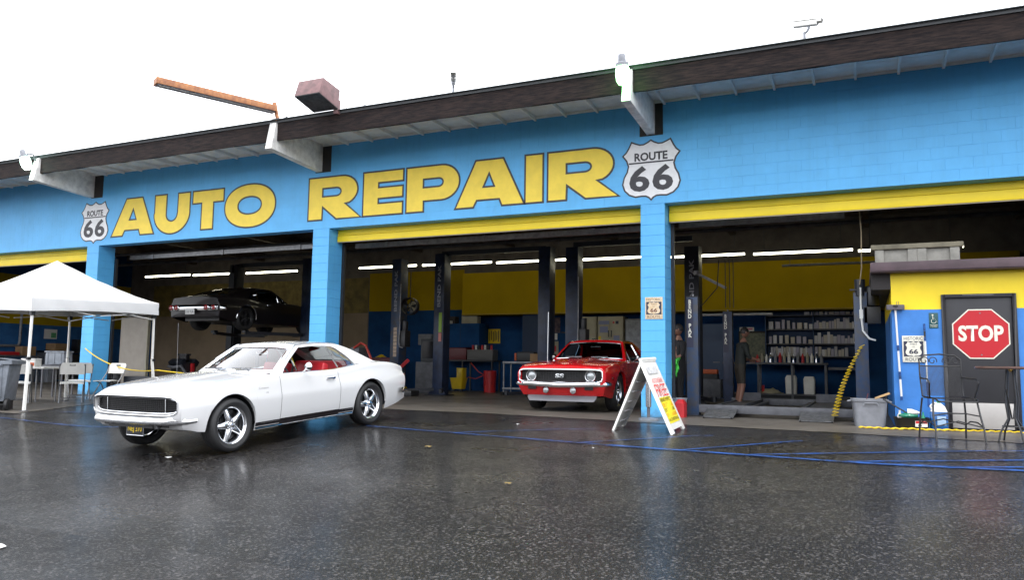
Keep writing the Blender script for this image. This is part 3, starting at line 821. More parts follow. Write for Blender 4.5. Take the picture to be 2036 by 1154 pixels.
    # ---------------- greenhouse
    zr = kind['roof']            # roof height delta
    ped = kind.get('house', 0)
    def xg(y, z):
        base = wt(y)-.085; t = (z-.92)/.33
        return base - t*.150 - max(0, t)*max(0, t)*.015
    O_ = [(-.52,.0),(-.27,.165),(.0,.330),(.13,.350),(.35,.360),(.62,.357),(.90,.336),(1.16,.262),(1.42,.155),(1.72,.03),(1.08,.0),(.5,.0),(0,.0)]
    I_ = [(-.40,.016),(-.175,.165),(.065,.302),(.15,.313),(.35,.322),(.60,.319),(.80,.298),(.95,.222),(1.08,.125),(1.17,.036),(1.0,.016),(.5,.018),(0,.018)]
    if kind.get('fastback'):
        O_[6:10] = [(.92,.335),(1.25,.26),(1.65,.14),(1.98,.03)]
    bz = lambda y: zt(max(-.6, min(1.9, y)))-.004
    zz = lambda y, h: (bz(y) if h < .02 else .915+ (h)*zr) if h < .02 else .915+h*zr
    def dens(P):
        out = []; n = len(P)
        for i in range(n):
            p0, p1, p2, p3 = P[i-1], P[i], P[(i+1) % n], P[(i+2) % n]
            for k in range(4):
                t = k/4
                if 2 <= i <= 7:
                    f = lambda a, b_, c, d: .5*((2*b_)+(-a+c)*t+(2*a-5*b_+4*c-d)*t*t+(-a+3*b_-3*c+d)*t**3)
                    out.append((f(p0[0],p1[0],p2[0],p3[0]), f(p0[1],p1[1],p2[1],p3[1])))
                else: out.append((p1[0]+(p2[0]-p1[0])*t, p1[1]+(p2[1]-p1[1])*t))
        return out
    OD, ID = dens(O_), dens(I_)
    def pt(y, h):
        z = bz(y)+h*.3 if h < .02 else max(bz(y)+.006, .915+h*zr); return (xg(y, z), y, z)
    for sgn in (1, -1):
        ro = [(sgn*p[0], p[1], p[2]) for p in (pt(*q) for q in OD)]; ri = [(sgn*(p[0]+.004), p[1], p[2]) for p in (pt(*q) for q in ID)]
        rj = [(x-sgn*.05, y, z) for x, y, z in ri]
        body.grid([ro, ri, rj], True)
        MB().grid([[(p[0]-sgn*.035, p[1], p[2]-.012) for p in ro], [(p[0]-sgn*.02, p[1], p[2]) for p in ri]], True).build('pillar_trim', BLACK, car)
        # quarter light and vent glass; the door glass is wound down
        def pane(y0, y1, lean0, lean1, nm):
            bot = [pt(y0, .02), pt(y1, .02)]; 
            def topz(y):
                best = None
                for (a, h0), (c, h1) in zip(ID[:40], ID[1:40]):
                    if (a-y)*(c-y) <= 0 and a != c: best = h0+(h1-h0)*(y-a)/(c-a)
                return best if best else .03
            pts = [pt(y0, .02)]; n = 6
            for k in range(n+1):
                y = y0+lean0+(y1+lean1-y0-lean0)*k/n; pts.append(pt(y, max(.022, topz(y)-.004)))
            pts.append(pt(y1, .02))
            MB().add([(sgn*(p[0]-.012), p[1], p[2]) for p in pts], [tuple(range(len(pts)))]).build(nm, SGLASS, car)
        pane(-.39, -.10, .0, -.02, 'vent_window'); pane(.78, 1.16, -.10, 0, 'quarter_window')
        for y, ln in ((-.10, -.02), (.78, -.10)):
            a = pt(y, .02); c = pt(y+ln, .19 if y < 0 else .295)
            MB().bar((sgn*(a[0]-.008), a[1], a[2]-.01), (sgn*(c[0]-.012), c[1], c[2]), .016, .02).build('window_divider', CHROME, car)
        MB().tube([(sgn*(x*1+ .006), y, z+.004) for x, y, z in (pt(-.41+1.55*k/20, .016) for k in range(21))], .006, 6).build('belt_trim', CHROME, car)
        MB().tube([(sgn*(p[0]+.004), p[1], p[2]+.004) for p in (pt(*q) for q in OD[4:25])], .0055, 6).build('drip_rail', CHROME, car)
    # roof skin between the two side frames
    RO = OD[8:25]; rows = []
    for y, h in RO:
        x, _, z = pt(y, h); rows.append([((-1+2*i/20)*x, y - .05*(1-(-1+2*i/20)**2)*(1 if y < .2 else -.6)*abs(y-.35), z+.032*(1-abs(-1+2*i/20)**2.6)) for i in range(21)])
    body.grid(rows)
    MB().grid([[(x*.97, y, z-.028) for x, y, z in r] for r in rows]).build('headliner', BLACK, car, True)
    # windscreen and rear window, each a frame ring plus a pane
    def screen(keys, u_in, nm, fwd):
        R0 = []
        for t in range(11):
            f = t/10; i = f*(len(keys)-1); k = min(int(i), len(keys)-2); f2 = i-k
            y = keys[k][0]+(keys[k+1][0]-keys[k][0])*f2; h = keys[k][1]+(keys[k+1][1]-keys[k][1])*f2
            x, _, z = pt(y, h)
            R0.append([((-1+2*c/24)*x, y + fwd*(1-(-1+2*c/24)**2)*(1-.62*f), z + .032*f*(1-abs(-1+2*c/24)**2.6) + .012*(1-f)*(1-(-1+2*c/24)**2)) for c in range(25)])
        fr, gl = MB(), MB()
        ns = Vector((0, fwd, .06)).normalized()
        def cell(t, c): u = abs(-1+2*(c+.5)/24); return u < u_in and 1 <= t <= 8
        for t in range(10):
            for c in range(24):
                qd = [R0[t][c], R0[t][c+1], R0[t+1][c+1], R0[t+1][c]]
                (gl if cell(t, c) else fr).add([Vector(p)-(ns*.010 if cell(t, c) else ns*0) for p in qd], [(0,1,2,3)])
        fr.build(nm+'_frame', paint, car, True); gl.build(nm, (WGLASS if nm == 'windscreen' else GLASS) if kind['name'] == 'white_coupe' else DGLASS, car, True)
        cN = [c for c in range(24) if cell(4, c)]; c0, c1 = cN[0], cN[-1]+1
        loop = [R0[1][c] for c in range(c0, c1+1)] + [R0[t][c1] for t in range(2, 10)] + [R0[9][c] for c in range(c1-1, c0-1, -1)] + [R0[t][c0] for t in range(8, 1, -1)]
        MB().tube(loop, .009, 6, True).build(nm+'_trim', CHROME, car, True)
        return R0
    W0 = screen([OD[0], OD[4], OD[8]], .93, 'windscreen', -.17)
    screen([OD[36], OD[32], OD[28], OD[24]], .74 if not kind.get('fastback') else .8, 'rear_window', .13)
    bo = body.build('body', paint, car, True, ang=42)
    # doors with their shut lines, rockers
    for sgn in (1, -1):
        q = (lambda r: r) if sgn > 0 else mir
        d = MB().grid(q(side_rows(D0+g, D1-g, ROCK+g))).build('door', paint, car, True, ang=42)
        for yd in (D0, D1): MB().grid([[(sgn*(wf(yd, z)-.014), yd-.03, z), (sgn*(wf(yd, z)-.014), yd+.03, z)] for z in [ROCK-.01+(zt(yd)-ROCK-.01)*k/10 for k in range(11)]]).build('door_seal', BLACK, d)  # black backing strips added to darken the shut gaps
        x = wf(D1-.2, .80)
        hd = MB().bar((sgn*(x+.028), D1-.27, .79), (sgn*(x+.028), D1-.12, .792), .022, .016)
        hd.bar((sgn*(x-.01), D1-.27, .79), (sgn*(x+.028), D1-.27, .79), .02, .02).cyl((sgn*(x-.01), D1-.12, .79), (sgn*(x+.034), D1-.12, .79), .017, 12).cyl((sgn*(x-.01), D1-.125, .72), (sgn*(x+.008), D1-.125, .72), .012, 10)
        hd.build('door_handle', CHROME, d, True)
        m = MB().cyl((sgn*(wt(-.02)-.06), -.02, .905), (sgn*(wt(-.02)+.04), -.04, .965), .012, 8).lathe([(.001, -.045), (.03, -.042), (.052, -.01), (.06, .02), (.058, .022), (.001, .022)], (sgn*(wt(-.02)+.06), -.05, .985), (0, 1, .05), 20)
        m.build('wing_mirror', CHROME, d, True)
        rk = MB().grid(q(side_rows(-1.37+RA+.006, 1.37-RA-.006, lambda y: zb(y)+.018, ROCK-.001, 5))).build('rocker_panel', BLACKPAINT if kind['rocker'] else paint, car, True)
        MB().tube([(sgn*(wf(y, .235)+.002), y, .232) for y in [-.97+1.94*k/12 for k in range(13)]], .0095, 6).build('rocker_trim', CHROME, car)
        # strip of body between rocker and wheel arch
    MB().box(-.60, .60, F+.55, B_-.25, .24, .40).box(-.78, .78, -.93, .93, .215, .30).box(-.60, .60, -1.9, -.75, .40, .70).box(-.62, .62, 1.0, 2.1, .40, .72).build('underbody', BLACKM, car)
    for a in AX:
        for sgn in (1, -1):
            MB().grid([[(sgn*xx, a-(RA-.012)*math.cos(math.pi*k/20), ZA+(RA-.012)*math.sin(math.pi*k/20)) for k in range(21)] for xx in (.50, .865)]).grid([[(sgn*.50, a-(RA-.012)*q*math.cos(math.pi*k/20), ZA+(RA-.012)*q*math.sin(math.pi*k/20)) for k in range(21)] for q in (.02, 1)]).build('wheel_well', BLACK, car)
    for a in AX:
        for sgn in (1, -1): build_wheel(car, (sgn*.775, a, .333), sgn, R_=kind.get('tyre', .333), dark=kind.get('shaded_wheels', False))
    # ---------------- cabin
    MB().box(-.70, .70, -.60, 1.2, .30, .34).build('cabin_floor', BLACK, car)
    sm = seats
    for sx in (-.36, .36):
        st = MB().cbox((sx, .28, .48), (.50, .52, .20)).build('front_seat', sm, car, bevel=.05, seg=3)
        MB().cbox((0, 0, 0), (.50, .13, .52), Matrix.Translation((sx, .60, .74)) @ Matrix.Rotation(R(-16), 4, 'X')).build('seat_back', sm, st, bevel=.045, seg=3)
    rs = MB().cbox((0, 1.02, .50), (1.22, .46, .22)).build('rear_seat', sm, car, bevel=.05, seg=3)
    MB().cbox((0, 0, 0), (1.22, .14, .50), Matrix.Translation((0, 1.28, .74)) @ Matrix.Rotation(R(-20), 4, 'X')).build('seat_back', sm, rs, bevel=.045, seg=3)
    MB().box(-.60, .60, 1.32, 1.60, .86, .90).build('parcel_shelf', sm, car)
    for sgn in (1, -1): MB().box(sgn*.735-.02, sgn*.735+.02, -.5, 1.2, .34, .90).build('door_card', sm, car, bevel=.012)
    MB().prism([(-.66, .86), (-.28, .88), (-.22, .82), (-.24, .70), (-.60, .60)], 1.36, lambda u, v, w: (-.68+w, u, v)).build('dashboard', BLACK if seats is BLACK else mat('dark_red_dash', (.10,.01,.012), .5), car, bevel=.015)
    sw = MB().tube([(.36+.19*math.cos(a), -.08+.07*math.sin(a)*.0+.06*math.sin(a), .80+.175*math.sin(a)) for a in [2*math.pi*k/28 for k in range(28)]], .013, 8, True)
    sw.bar((.18, -.08, .80), (.54, -.08, .80), .025, .015).cyl((.36, -.08, .80), (.36, -.35, .72), .022, 8)
    sw.build('steering_wheel', BLACK, car, True)
    MB().cbox((0, -.02, 1.175), (.22, .03, .055)).bar((0, -.02, 1.19), (0, .04, 1.25), .015).build('rear_view_mirror', CHROME, car, bevel=.008)
    # wipers and aerial
    for x0, x1 in ((-.45, -.05), (.10, .50)):
        yb0 = -.755+.13*(abs(x0)**2); 
        MB().bar((x1, -.70-.04, .955), ((x0+x1)/2-.05, -.655, .995), .010).bar((x0, -.66, .985), (x1-.05, -.665, .99), .012, .014).build('wiper', STEEL, car)
    return dict(car=car, G=G, warp=warp, wf=wf, wt=wt, zt=zt, zb=zb, ii=ii, wm=wm)

def grille_bars(car, K, d, y, hw, cz, hz, p, nh, nv, m=None):
    g = MB()
    def inside(x, z): return abs(x/hw)**p + abs((z-cz)/hz)**p < 1
    for k in range(nh):
        z = cz-hz+2*hz*(k+.5)/nh; xx = hw*max(0, 1-abs((z-cz)/hz)**p)**(1/p)
        n = 14; pts = [d['warp']((-xx+2*xx*i/n, y, z)) for i in range(n+1)]
        for a, c in zip(pts, pts[1:]): g.bar(a, c, .008, .006)
    for k in range(nv):
        x = -hw+2*hw*(k+.5)/nv; zz_ = hz*max(0, 1-abs(x/hw)**p)**(1/p)
        g.bar(d['warp']((x, y, cz-zz_)), d['warp']((x, y, cz+zz_)), .006, .008)
    return stuff(g.build('grille_mesh', m or MESHK, car))

def bumper(car, d, y, z0, z1, hw, off, name='front_bumper', wrap=.22, sgn=-1, dip=0):
    """chrome blade with rounded section that wraps round the corners; sgn -1 front, +1 rear"""
    path = []
    for i in range(41):
        u = -1+2*i/40; x = u*hw; yy = y
        c = max(0, abs(u)-.86)/.14
        yy -= sgn*wrap*(c**2.2); path.append(d['warp']((x, yy, .6)) if abs(u) < .86 else (x, d['warp']((x, y, .6))[1]-sgn*wrap*(c**2.2), 0))
    prof = [(0, z0), (.035, z0+.004), (.055, z0+(z1-z0)*.3), (.052, z0+(z1-z0)*.6), (.03, z1-.006), (0, z1)]
    rows = []
    for i, p in enumerate(path):
        a = Vector(path[max(0, i-1)]); c = Vector(path[min(40, i+1)]); t = (c-a).normalized(); nrm = Vector((t.y, -t.x, 0))*(1 if sgn < 0 else -1)
        tap = 1 if abs(-1+2*i/40) < .9 else 1-.25*((abs(-1+2*i/40)-.9)/.1)
        mid = (z0+z1)/2
        rows.append([tuple(Vector((p[0], p[1], mid+(z-mid)*tap-dip*max(0, 1-abs(-1+2*i/40)*1.25))) + nrm*(o_*1.0+off)) for o_, z in prof])
    return MB().grid(rows).build(name, CHROME, car, True, ang=60)

# ---- white coupe, hidden headlamps behind a full-width grille
KW = dict(name='white_coupe', zf=.345, yf=-2.05, yr=2.36, vee=.065, crease=.60, hoodw=.86, hump=.012, roof=1.06, rocker=True, door=(-.54, .66),
          zt=[(-2.05,.755),(-1.98,.785),(-1.82,.825),(-1.37,.872),(-.7,.912),(0,.905),(.55,.898),(.95,.925),(1.37,.962),(1.75,.958),(2.1,.925),(2.36,.865)],
          wm=[(-2.05,.80),(-1.92,.85),(-1.76,.882),(-1.37,.905),(-.6,.893),(.2,.880),(.8,.892),(1.37,.915),(1.8,.905),(2.1,.88),(2.36,.82)],
          grille=(.628, .762, .112, 6.0))
KR = dict(KW, name='red_coupe', zf=.285, roof=1.13, yf=-2.235, vee=.06, crease=.62, hump=.03, rocker=False, grille=(.628, .80, .112, 9), ra=.39,
          wm=[(-2.235,.865),(-2.1,.89),(-1.8,.91),(-1.37,.925),(-.6,.912),(.2,.90),(.8,.91),(1.37,.93),(1.8,.92),(2.1,.90),(2.36,.86)],
          zt=[(-2.235,.775),(-2.15,.80),(-1.9,.838),(-1.37,.878),(-.7,.912),(0,.905),(.55,.90),(.95,.925),(1.37,.958),(1.75,.955),(2.1,.93),(2.36,.89)])
KB = dict(KW, name='black_coupe', yf=-2.235, vee=.04, crease=.58, hump=.0, rocker=False, fastback=True, roof=1.04, shaded_wheels=True, grille=(.6, .78, .11, 5),
          wm=[(-2.235,.84),(-1.8,.90),(-1.37,.92),(-.6,.91),(.2,.905),(.8,.915),(1.37,.925),(1.8,.915),(2.1,.90),(2.36,.87)])

d = build_car(KW, 'white two-door coupe with polished five-spoke wheels parked on wet asphalt', WHITEPAINT, (-7.97, -5.30, -.117), R(-3.2), REDVINYL)
car = d['car']; car.rotation_euler.x = R(3.6)
GY = KW['yf']+.035
MB().grid(d['G']([[(x, GY+.02, z) for x, z in d['ii']], [(x*.01, GY+.02, .625+(z-.625)*.01) for x, z in d['ii']]]), True).build('grille_back', BLACK, car)
grille_bars(car, KW, d, GY, .742, .628, .102, 6, 9, 46)
MB().tube([d['warp']((x, KW['yf']-.028, z)) for x, z in d['ii']], .008, 6, True).build('grille_surround', CHROME, car, True)
MB().tube([d['warp']((x*.955, KW['yf']+.012, .625+(z-.625)*.80)) for x, z in d['ii']], .006, 6, True).build('grille_inner_trim', CHROME, car, True)
for sx in (-.56, .56): MB().bar(d['warp']((sx*.95, GY-.012, .54)), d['warp']((sx*.95, GY-.012, .71)), .010, .012).build('headlamp_door_edge', CHROME, car)
bumper(car, d, KW['yf']-.02, .405, .50, .785, .02)
for sx in (-.42, .42):
    MB().cbox(d['warp']((sx, KW['yf']-.035, .385)), (.045, .05, .07)).build('bumper_guard', STEEL, car, bevel=.012)
    MB().cbox(d['warp']((sx*1.22, KW['yf']-.022, .385)), (.17, .012, .03)).build('parking_lamp', BLACK, car, bevel=.01)
MB().box(-.40, .40, KW['yf']-.095, KW['yf']-.08, .365, .395).build('valance_slot', BLACK, car)
pl = MB().cbox((0.08, KW['yf']-.085, .345), (.31, .012, .155)).build('license_plate', mat('black_plate', (.02,.02,.025), .4), car, bevel=.006)
MB().tube([(-.07,KW['yf']-.092,.27),(.23,KW['yf']-.092,.27),(.23,KW['yf']-.092,.42),(-.07,KW['yf']-.092,.42)], .005, 6, True).build('plate_frame', CHROME, pl)
text('plate_text', 'NEJ 370', AMBER, pl, (0.08, KW['yf']-.092, .34), (1,0,0), (0,0,1), .25, .085, bold=.01)
text('hood_script', 'Camaro', CHROME, car, (.42, -1.86, .862), (1,0,.0), (0,.72,.69), .16, .03, lift=.012)
x = d['wf'](-.82, .74)+.003
text('fender_badge', 'Camaro', CHROME, car, (x, -.86, .755), (0,1,0), (0,0,1), .17, .026)
MB().cbox((x+.002, -.80, .655), (.006, .05, .075)).cbox((x+.002, -.80, .67), (.006, .095, .016)).cbox((x+.002, -.80, .63), (.006, .03, .05)).build('fender_emblem', BLACKM, car, bevel=.002)
bumper(car, d, KW['yr']+.03, .43, .53, .88, .03, 'rear_bumper', .30, 1)
for sx in (-.55, .55): MB().cbox((sx, KW['yr']+.07, .66), (.42, .03, .13)).build('tail_lamp', TAILRED, car, bevel=.01)
MB().cyl((-.70, -.92, .90), (-.72, -.88, 1.62), .0028, 6).cyl((-.70, -.92, .895), (-.70, -.92, .925), .014, 8, .008).build('aerial', STEEL, car)
MB().cyl((.52, 1.66, .97), (.52, 1.66, .99), .005, 6).build('rear_aerial_base', CHROME, car)

# ---- red coupe, exposed round headlamps, inside the second bay
d = build_car(KR, 'glossy red muscle coupe nosing out of the middle bay beside the blue column', REDPAINT, (-5.60, 2.84, 0.01), R(1), BLACK, (1.09, 1.06, 1.14))
car = d['car']; YF = KR['yf']
MB().grid(d['G']([[(x, YF+.055, z) for x, z in d['ii']], [(x*.01, YF+.055, .625+(z-.625)*.01) for x, z in d['ii']]]), True).build('grille_back', BLACK, car)
grille_bars(car, KR, d, YF+.035, .78, .628, .102, 9, 12, 30)
MB().tube([d['warp']((x*1.005, YF-.030, z)) for x, z in d['ii']], .016, 8, True).build('grille_surround', CHROME, car, True)
bumper(car, d, YF-.015, .45, .545, .865, .03, wrap=.15, dip=.022)
for sx in (-.575, .575):
    c0 = d['warp']((sx, YF+.045, .63))
    hb = MB().lathe([(.106, .03), (.106, -.035), (.098, -.05), (.088, -.045), (.086, 0)], c0, (0, 1, 0), 32).build('headlamp', mat('silver_bezel', (.55,.55,.56), .25, .9), car, True)
    MB().lathe([(.001, -.040), (.045, -.036), (.076, -.022), (.087, -.005)], c0, (0, 1, 0), 32).build('headlamp_lens', HEADGLASS, hb, True)
text('grille_badge', 'SS', CHROME, car, (0, d['warp']((0, YF+.0, .63))[1]-.008, .63), (1,0,0), (0,0,1), .17, .07, bold=.03)
text('hood_script', 'Camaro', CHROME, car, (.42, -2.06, .862), (1,0,.0), (0,.72,.69), .15, .035, lift=.012)
for sx in (-.27, .27):
    c0 = d['warp']((sx, YF-.055, .375))
    fl = MB().lathe([(.001, -.034), (.03, -.032), (.048, -.022), (.052, -.002), (.04, .03), (.001, .04)], c0, (0, 1, 0), 20).build('fog_lamp', HEADGLASS, car, True)
    MB().lathe([(.050, -.022), (.056, -.022), (.056, -.0), (.050, -.0)], c0, (0,1,0), 20).build('lamp_rim', CHROME, fl)
for sx in (-.56, .56): MB().cbox(d['warp']((sx, YF-.03, .415)), (.16, .02, .055)).build('parking_lamp', BLACK, car, bevel=.008)
spo = [d['warp']((-.70+1.4*i/16, YF+.02, .30)) for i in range(17)]
MB().grid([[(x*1.0, y, .292) for x, y, z in spo], [(x*1.0, y-.05, .245) for x, y, z in spo], [(x*.93, y-.085, .185) for x, y, z in spo], [(x*.93, y-.06, .18) for x, y, z in spo], [(x, y, .24) for x, y, z in spo]]).build('chin_spoiler', mat('silver_grey_spoiler', (.16,.16,.175), .35), car, True, ang=30)
for x0 in (-.16, .20): MB().cbox((x0, -.86, .966), (.20, .13, .006)).build('hood_vent', BLACKM, car, bevel=.002)
text('fender_badge', '396', CHROME, car, (d['wf'](-1.95, .60)+.004, -1.93, .60), (0,1,0), (0,0,1), .10, .035)
MB().cyl((-.74, -.95, .90), (-.74, -.92, 1.85), .0028, 6).build('aerial', CHROME, car)
bumper(car, d, KR['yr']+.03, .45, .54, .88, .03, 'rear_bumper', .2, 1)

# ---- black fastback on the lift in the first bay, tail towards the street
d = build_car(KB, 'black fastback coupe with round tail lamps raised on a lift', BLACKPAINT, (-18.50, 5.75, 1.90), R(180+3), BLACK, (1.10, 1.13, 1.08))
car = d['car']; YR = KB['yr']
bumper(car, d, YR+.015, .50, .67, .90, .03, 'rear_bumper', .16, 1)
for sx in (-.74, -.52, .52, .74):
    c0 = Vector(d['warp']((sx, YR+.115 - (.012 if abs(sx) > .6 else 0), .585)))
    tl = MB().lathe([(.084, -.02), (.084, .015), (.072, .022), (.070, .005)], c0, (0, 1, 0), 24).build('tail_lamp', CHROME, car, True)
    MB().lathe([(.001, .016), (.05, .012), (.071, .002)], c0, (0, 1, 0), 24).build('lamp_lens', TAILRED, tl, True)
pl = MB().cbox((0, YR+.20, .47), (.32, .01, .16)).build('license_plate', PAPER, car, bevel=.005)
text('plate_text', '110 YLR', SIGNNAVY, pl, (0, YR+.206, .465), (-1,0,0), (0,0,1), .26, .075)
for sgn in (1, -1):
    MB().tube([(sgn*(d['wf'](1.37-.385*math.cos(a), .335+.385*math.sin(a))+.003), 1.37-.39*math.cos(a), .335+.39*math.sin(a)) for a in [math.pi*k/20 for k in range(21)]], .012, 6).build('wheel_arch_trim', CHROME, car, True)

# ------------------------------------------------------------------ roof lamps, cameras
def jar_lamp(x, y, m, label, lean):
    t = thing('jar_lamp', label, 'lamp', (x, y, 5.84), 0, 'jar lamps on the outrigger beams')
    MB().lathe([(.001, .30), (.04, .30), (.05, .285), (.055, .20), (.085, .185), (.088, .15), (.075, .145)], (0,0,0), (lean*.3, -.2, 1), 20).build('lamp_cap', GREYPL, t, True)
    g = MB().lathe([(.075, .146), (.092, .10), (.098, .03), (.088, -.05), (.06, -.10), (.001, -.115)], (0,0,0), (lean*.3, -.2, 1), 20).build('lamp_globe', m, t, True)
    MB().tube([(0, .0, .22), (.03, .10, .22), (.03, .16, .10)], .016, 8).build('lamp_arm', STEELP, t, True)
    t.scale = (1.28, 1.28, 1.28)
    l = bpy.data.lights.new('jar_lamp_light', 'POINT'); l.energy = 3.5; l.shadow_soft_size = .1; l.color = (.12, 1, .16) if m is LAMPG else (.7, 1, .85)
    lo = bpy.data.objects.new('jar_lamp_light', l); C.objects.link(lo); lo.parent = t; lo.location = (.03, .03, -.19)
    return t
jar_lamp(-3.60, -1.82, LAMPG, 'lit jar lamp glowing green white on the beam above the right ROUTE 66 shield', 0)
jar_lamp(-19.2, -1.82, LAMPB, 'lit jar lamp glowing white on the beam above the left ROUTE 66 shield', -1)

t = thing('sign_light', 'rusty orange fluorescent sign light angled out on a short post from the roof edge', 'lamp', (-11.33, -1.55, 6.1))
MB().cyl((-.0, 0, 0), (-.10, -.02, .40), .042, 12).build('light_post', RUST, t, True)
MB().cbox((0, 0, .012), (.20, .16, .024)).cyl((.05,.05,.03), (.17,.10,.10), .012, 6).build('post_base', MATS['roof_felt'], t)
dr = Vector((-math.sin(R(27)), -math.cos(R(27)), .015)); n_ = Vector((dr.y, -dr.x, 0)).normalized()
p0 = Vector((-.07, -.03, .24)); p1 = p0 + dr*2.42
hs = MB().bar(p0, p1, .26, .13).build('light_housing', RUST, t, bevel=.006)
MB().bar(p0+dr*.03+Vector((0,0,-.068)), p1-dr*.03+Vector((0,0,-.068)), .22, .006).build('light_diffuser', mat('grey_violet_diffuser', (.20,.19,.24), .4), hs)
for s in (-.05, .05): MB().cyl(p0+dr*.06+n_*s+Vector((0,0,-.076)), p1-dr*.06+n_*s+Vector((0,0,-.076)), .012, 8).build('unlit_tube', PAPER, hs)

t = thing('floodlight', 'faded mauve box floodlight on a bracket at the roof edge', 'lamp', (-9.667, -1.65, 6.119))
an = math.atan2(.14, .62); M_ = Matrix.Rotation(-an, 4, 'X')
hs = MB().prism([(0,0),(-.64,0),(-.60,.36),(-.05,.40)], .62, lambda u, v, w: M_ @ Vector((-w, u, v))).build('light_housing', LAMPBOX, t, bevel=.008)
MB().box(-.60, -.02, -.615, -.02, -.006, -.002, M_).build('lamp_glass', LAMPLENS, hs)
MB().tube([M_ @ Vector(p) for p in ((-.01,-.01,-.004), (-.61,-.01,-.004), (-.61,-.63,-.004), (-.01,-.63,-.004))], .013, 6, True).build('glass_frame', BLACKM, hs)
MB().box(-.12, -.02, .0, .09, -.09, .20).build('bracket', LAMPBOX, t); MB().cyl((-.02,.1,.16), (.10,.4,-.02), .006, 6).build('conduit', STEELP, t)

def camera_obj(loc, rz, tilt, label):
    t = thing('security_camera', label, 'camera', loc, rz, 'security cameras on the roof')
    MB().cyl((0,0,-.02), (0,0,.20), .022, 10).cyl((0,0,0), (0,0,.012), .05, 12).build('mounting_pole', GREYPL, t, True)
    MB().tube([(0,0,.18), (.04,-.0,.20), (.07,0,.25), (.06,0,.29)], .022, 8).build('bracket_arm', GREYPL, t, True)
    M2 = Matrix.Translation((.03, 0, .33)) @ Matrix.Rotation(R(-tilt), 4, 'Y')
    b_ = MB().box(-.20, .18, -.045, .045, -.04, .045, M2).build('camera_body', WHITE_P, t, bevel=.012)
    MB().box(-.21, .25, -.055, .055, .047, .054, M2).box(.17, .245, -.056, -.050, .0, .047, M2).box(.17, .245, .050, .056, .0, .047, M2).build('sun_hood', WHITE_P, b_)
    MB().cyl(M2 @ Vector((.178,0,0)), M2 @ Vector((.186,0,0)), .036, 16).build('lens', SCREEN, b_)
    return t
camera_obj((-.72, -1.4, 6.11), R(-12), -7, 'white bullet camera on a thin pole over the right hand bay')
camera_obj((-7.125, -1.4, 6.11), R(-62), 0, 'white bullet camera seen nearly end on above the word REPAIR')
MB().cbox((-9.15, -1.45, 6.14), (.05, .05, .10)).build('roof_vent', GREYPL); tag(bpy.data.objects['roof_vent'], 'tiny grey box at the roof edge between the floodlight and the middle camera', 'vent')

# ------------------------------------------------------------------ canopy tent
t = thing('canopy_tent', 'white pop-up canopy tent with four thin legs by the left bay', 'tent', (-14.82, -3.86, 0))
hx = 1.36; ZV, ZE, ZP = 1.75, 1.99, 2.90
seg = 14
def tilt(y): return .07+.05*y/hx
def ten(u, v):
    # roof height: pyramid with slack between the ribs and a concave profile
    m_ = max(abs(u), abs(v)); dgl = min(abs(u), abs(v))/max(m_, 1e-6)
    rip = .006*math.sin(9*u+3*v)*math.sin(7*v-2*u)+.004*math.sin(23*u*v+5*u)
    return ZE + rip*(1-m_)*m_*4 + tilt(v*hx) + (ZP-ZE-.07)*(1-m_)**1.22*1.0 - .055*math.sin(math.pi*min(1, m_))*(1-dgl)
rows = [[(hx*(-1+2*i/28), hx*(-1+2*j/28), ten(-1+2*i/28, -1+2*j/28)) for i in range(29)] for j in range(29)]
cp = MB().grid(rows)
cp.build('canopy_top', FABRIC, t, True)
for sx, sy in ((1,-1), (1,1), (-1,1), (-1,-1)):
    MB().tube([(sx*hx*k/20, sy*hx*k/20, ten(sx*k/20, sy*k/20)+.002) for k in range(21)], .006, 5).build('hip_seam', WHITE_P, t)
per = [(hx*(-1+2*i/20), -hx) for i in range(20)] + [(hx, hx*(-1+2*i/20)) for i in range(20)] + [(hx*(1-2*i/20), hx) for i in range(20)] + [(-hx, hx*(1-2*i/20)) for i in range(20)]
rw = []
for z, o_ in ((ZE-.0, .0), (ZE-.06, .006), (ZE-.12, .004), (ZE-.18, .008), (ZV, .006)):
    r = []
    for i, (x, y) in enumerate(per):
        f = (i % 20)/20; sag = .035*math.sin(math.pi*f)*(1 if z == ZV else .4); wv = .012*math.sin(f*31+z*9)*(ZE-z)/.24
        k = 1+(o_+wv)/hx; r.append((x*k, y*k, z+tilt(y)+(sag if z < ZE else 0)))
    rw.append(r)
MB().grid(rw, True).build('valance', FABRIC, t, True, fix=False)
for sx, sy in ((1,-1), (1,1), (-1,1), (-1,-1)):
    lg = MB().bar((sx*(hx-.0+.03), sy*(hx+.02), 0), (sx*(hx-.05), sy*(hx-.05), .95), .042).bar((sx*(hx-.046), sy*(hx-.046), .9), (sx*(hx-.06), sy*(hx-.06), ZE-.06+tilt(sy*hx)), .034).build('leg', WHITE_P, t)
    MB().cbox((sx*(hx+.03), sy*(hx+.02), .008), (.10, .10, .016)).build('foot', STEELP, lg)
    MB().cbox((sx*(hx-.035), sy*(hx-.035), .93), (.06, .06, .05)).cbox((sx*(hx-.055), sy*(hx-.055), ZV-.03+tilt(sy*hx)), (.07, .07, .08)).build('slider', BLACK, lg)
for s in (1, -1):
    tr = MB()
    for k in range(2):
        a = -1+k; 
        tr.bar((a*hx+.05, s*(hx-.06), ZV+.02), ((a+1)*hx-.05, s*(hx-.06), ZV+.16), .018).bar((a*hx+.05, s*(hx-.06), ZV+.16), ((a+1)*hx-.05, s*(hx-.06), ZV+.02), .018)
        tr.bar((s*(hx-.06), a*hx+.05, ZV+.02), (s*(hx-.06), (a+1)*hx-.05, ZV+.16), .018).bar((s*(hx-.06), a*hx+.05, ZV+.16), (s*(hx-.06), (a+1)*hx-.05, ZV+.02), .018)
    tr.build('truss_bar', WHITE_P, t)
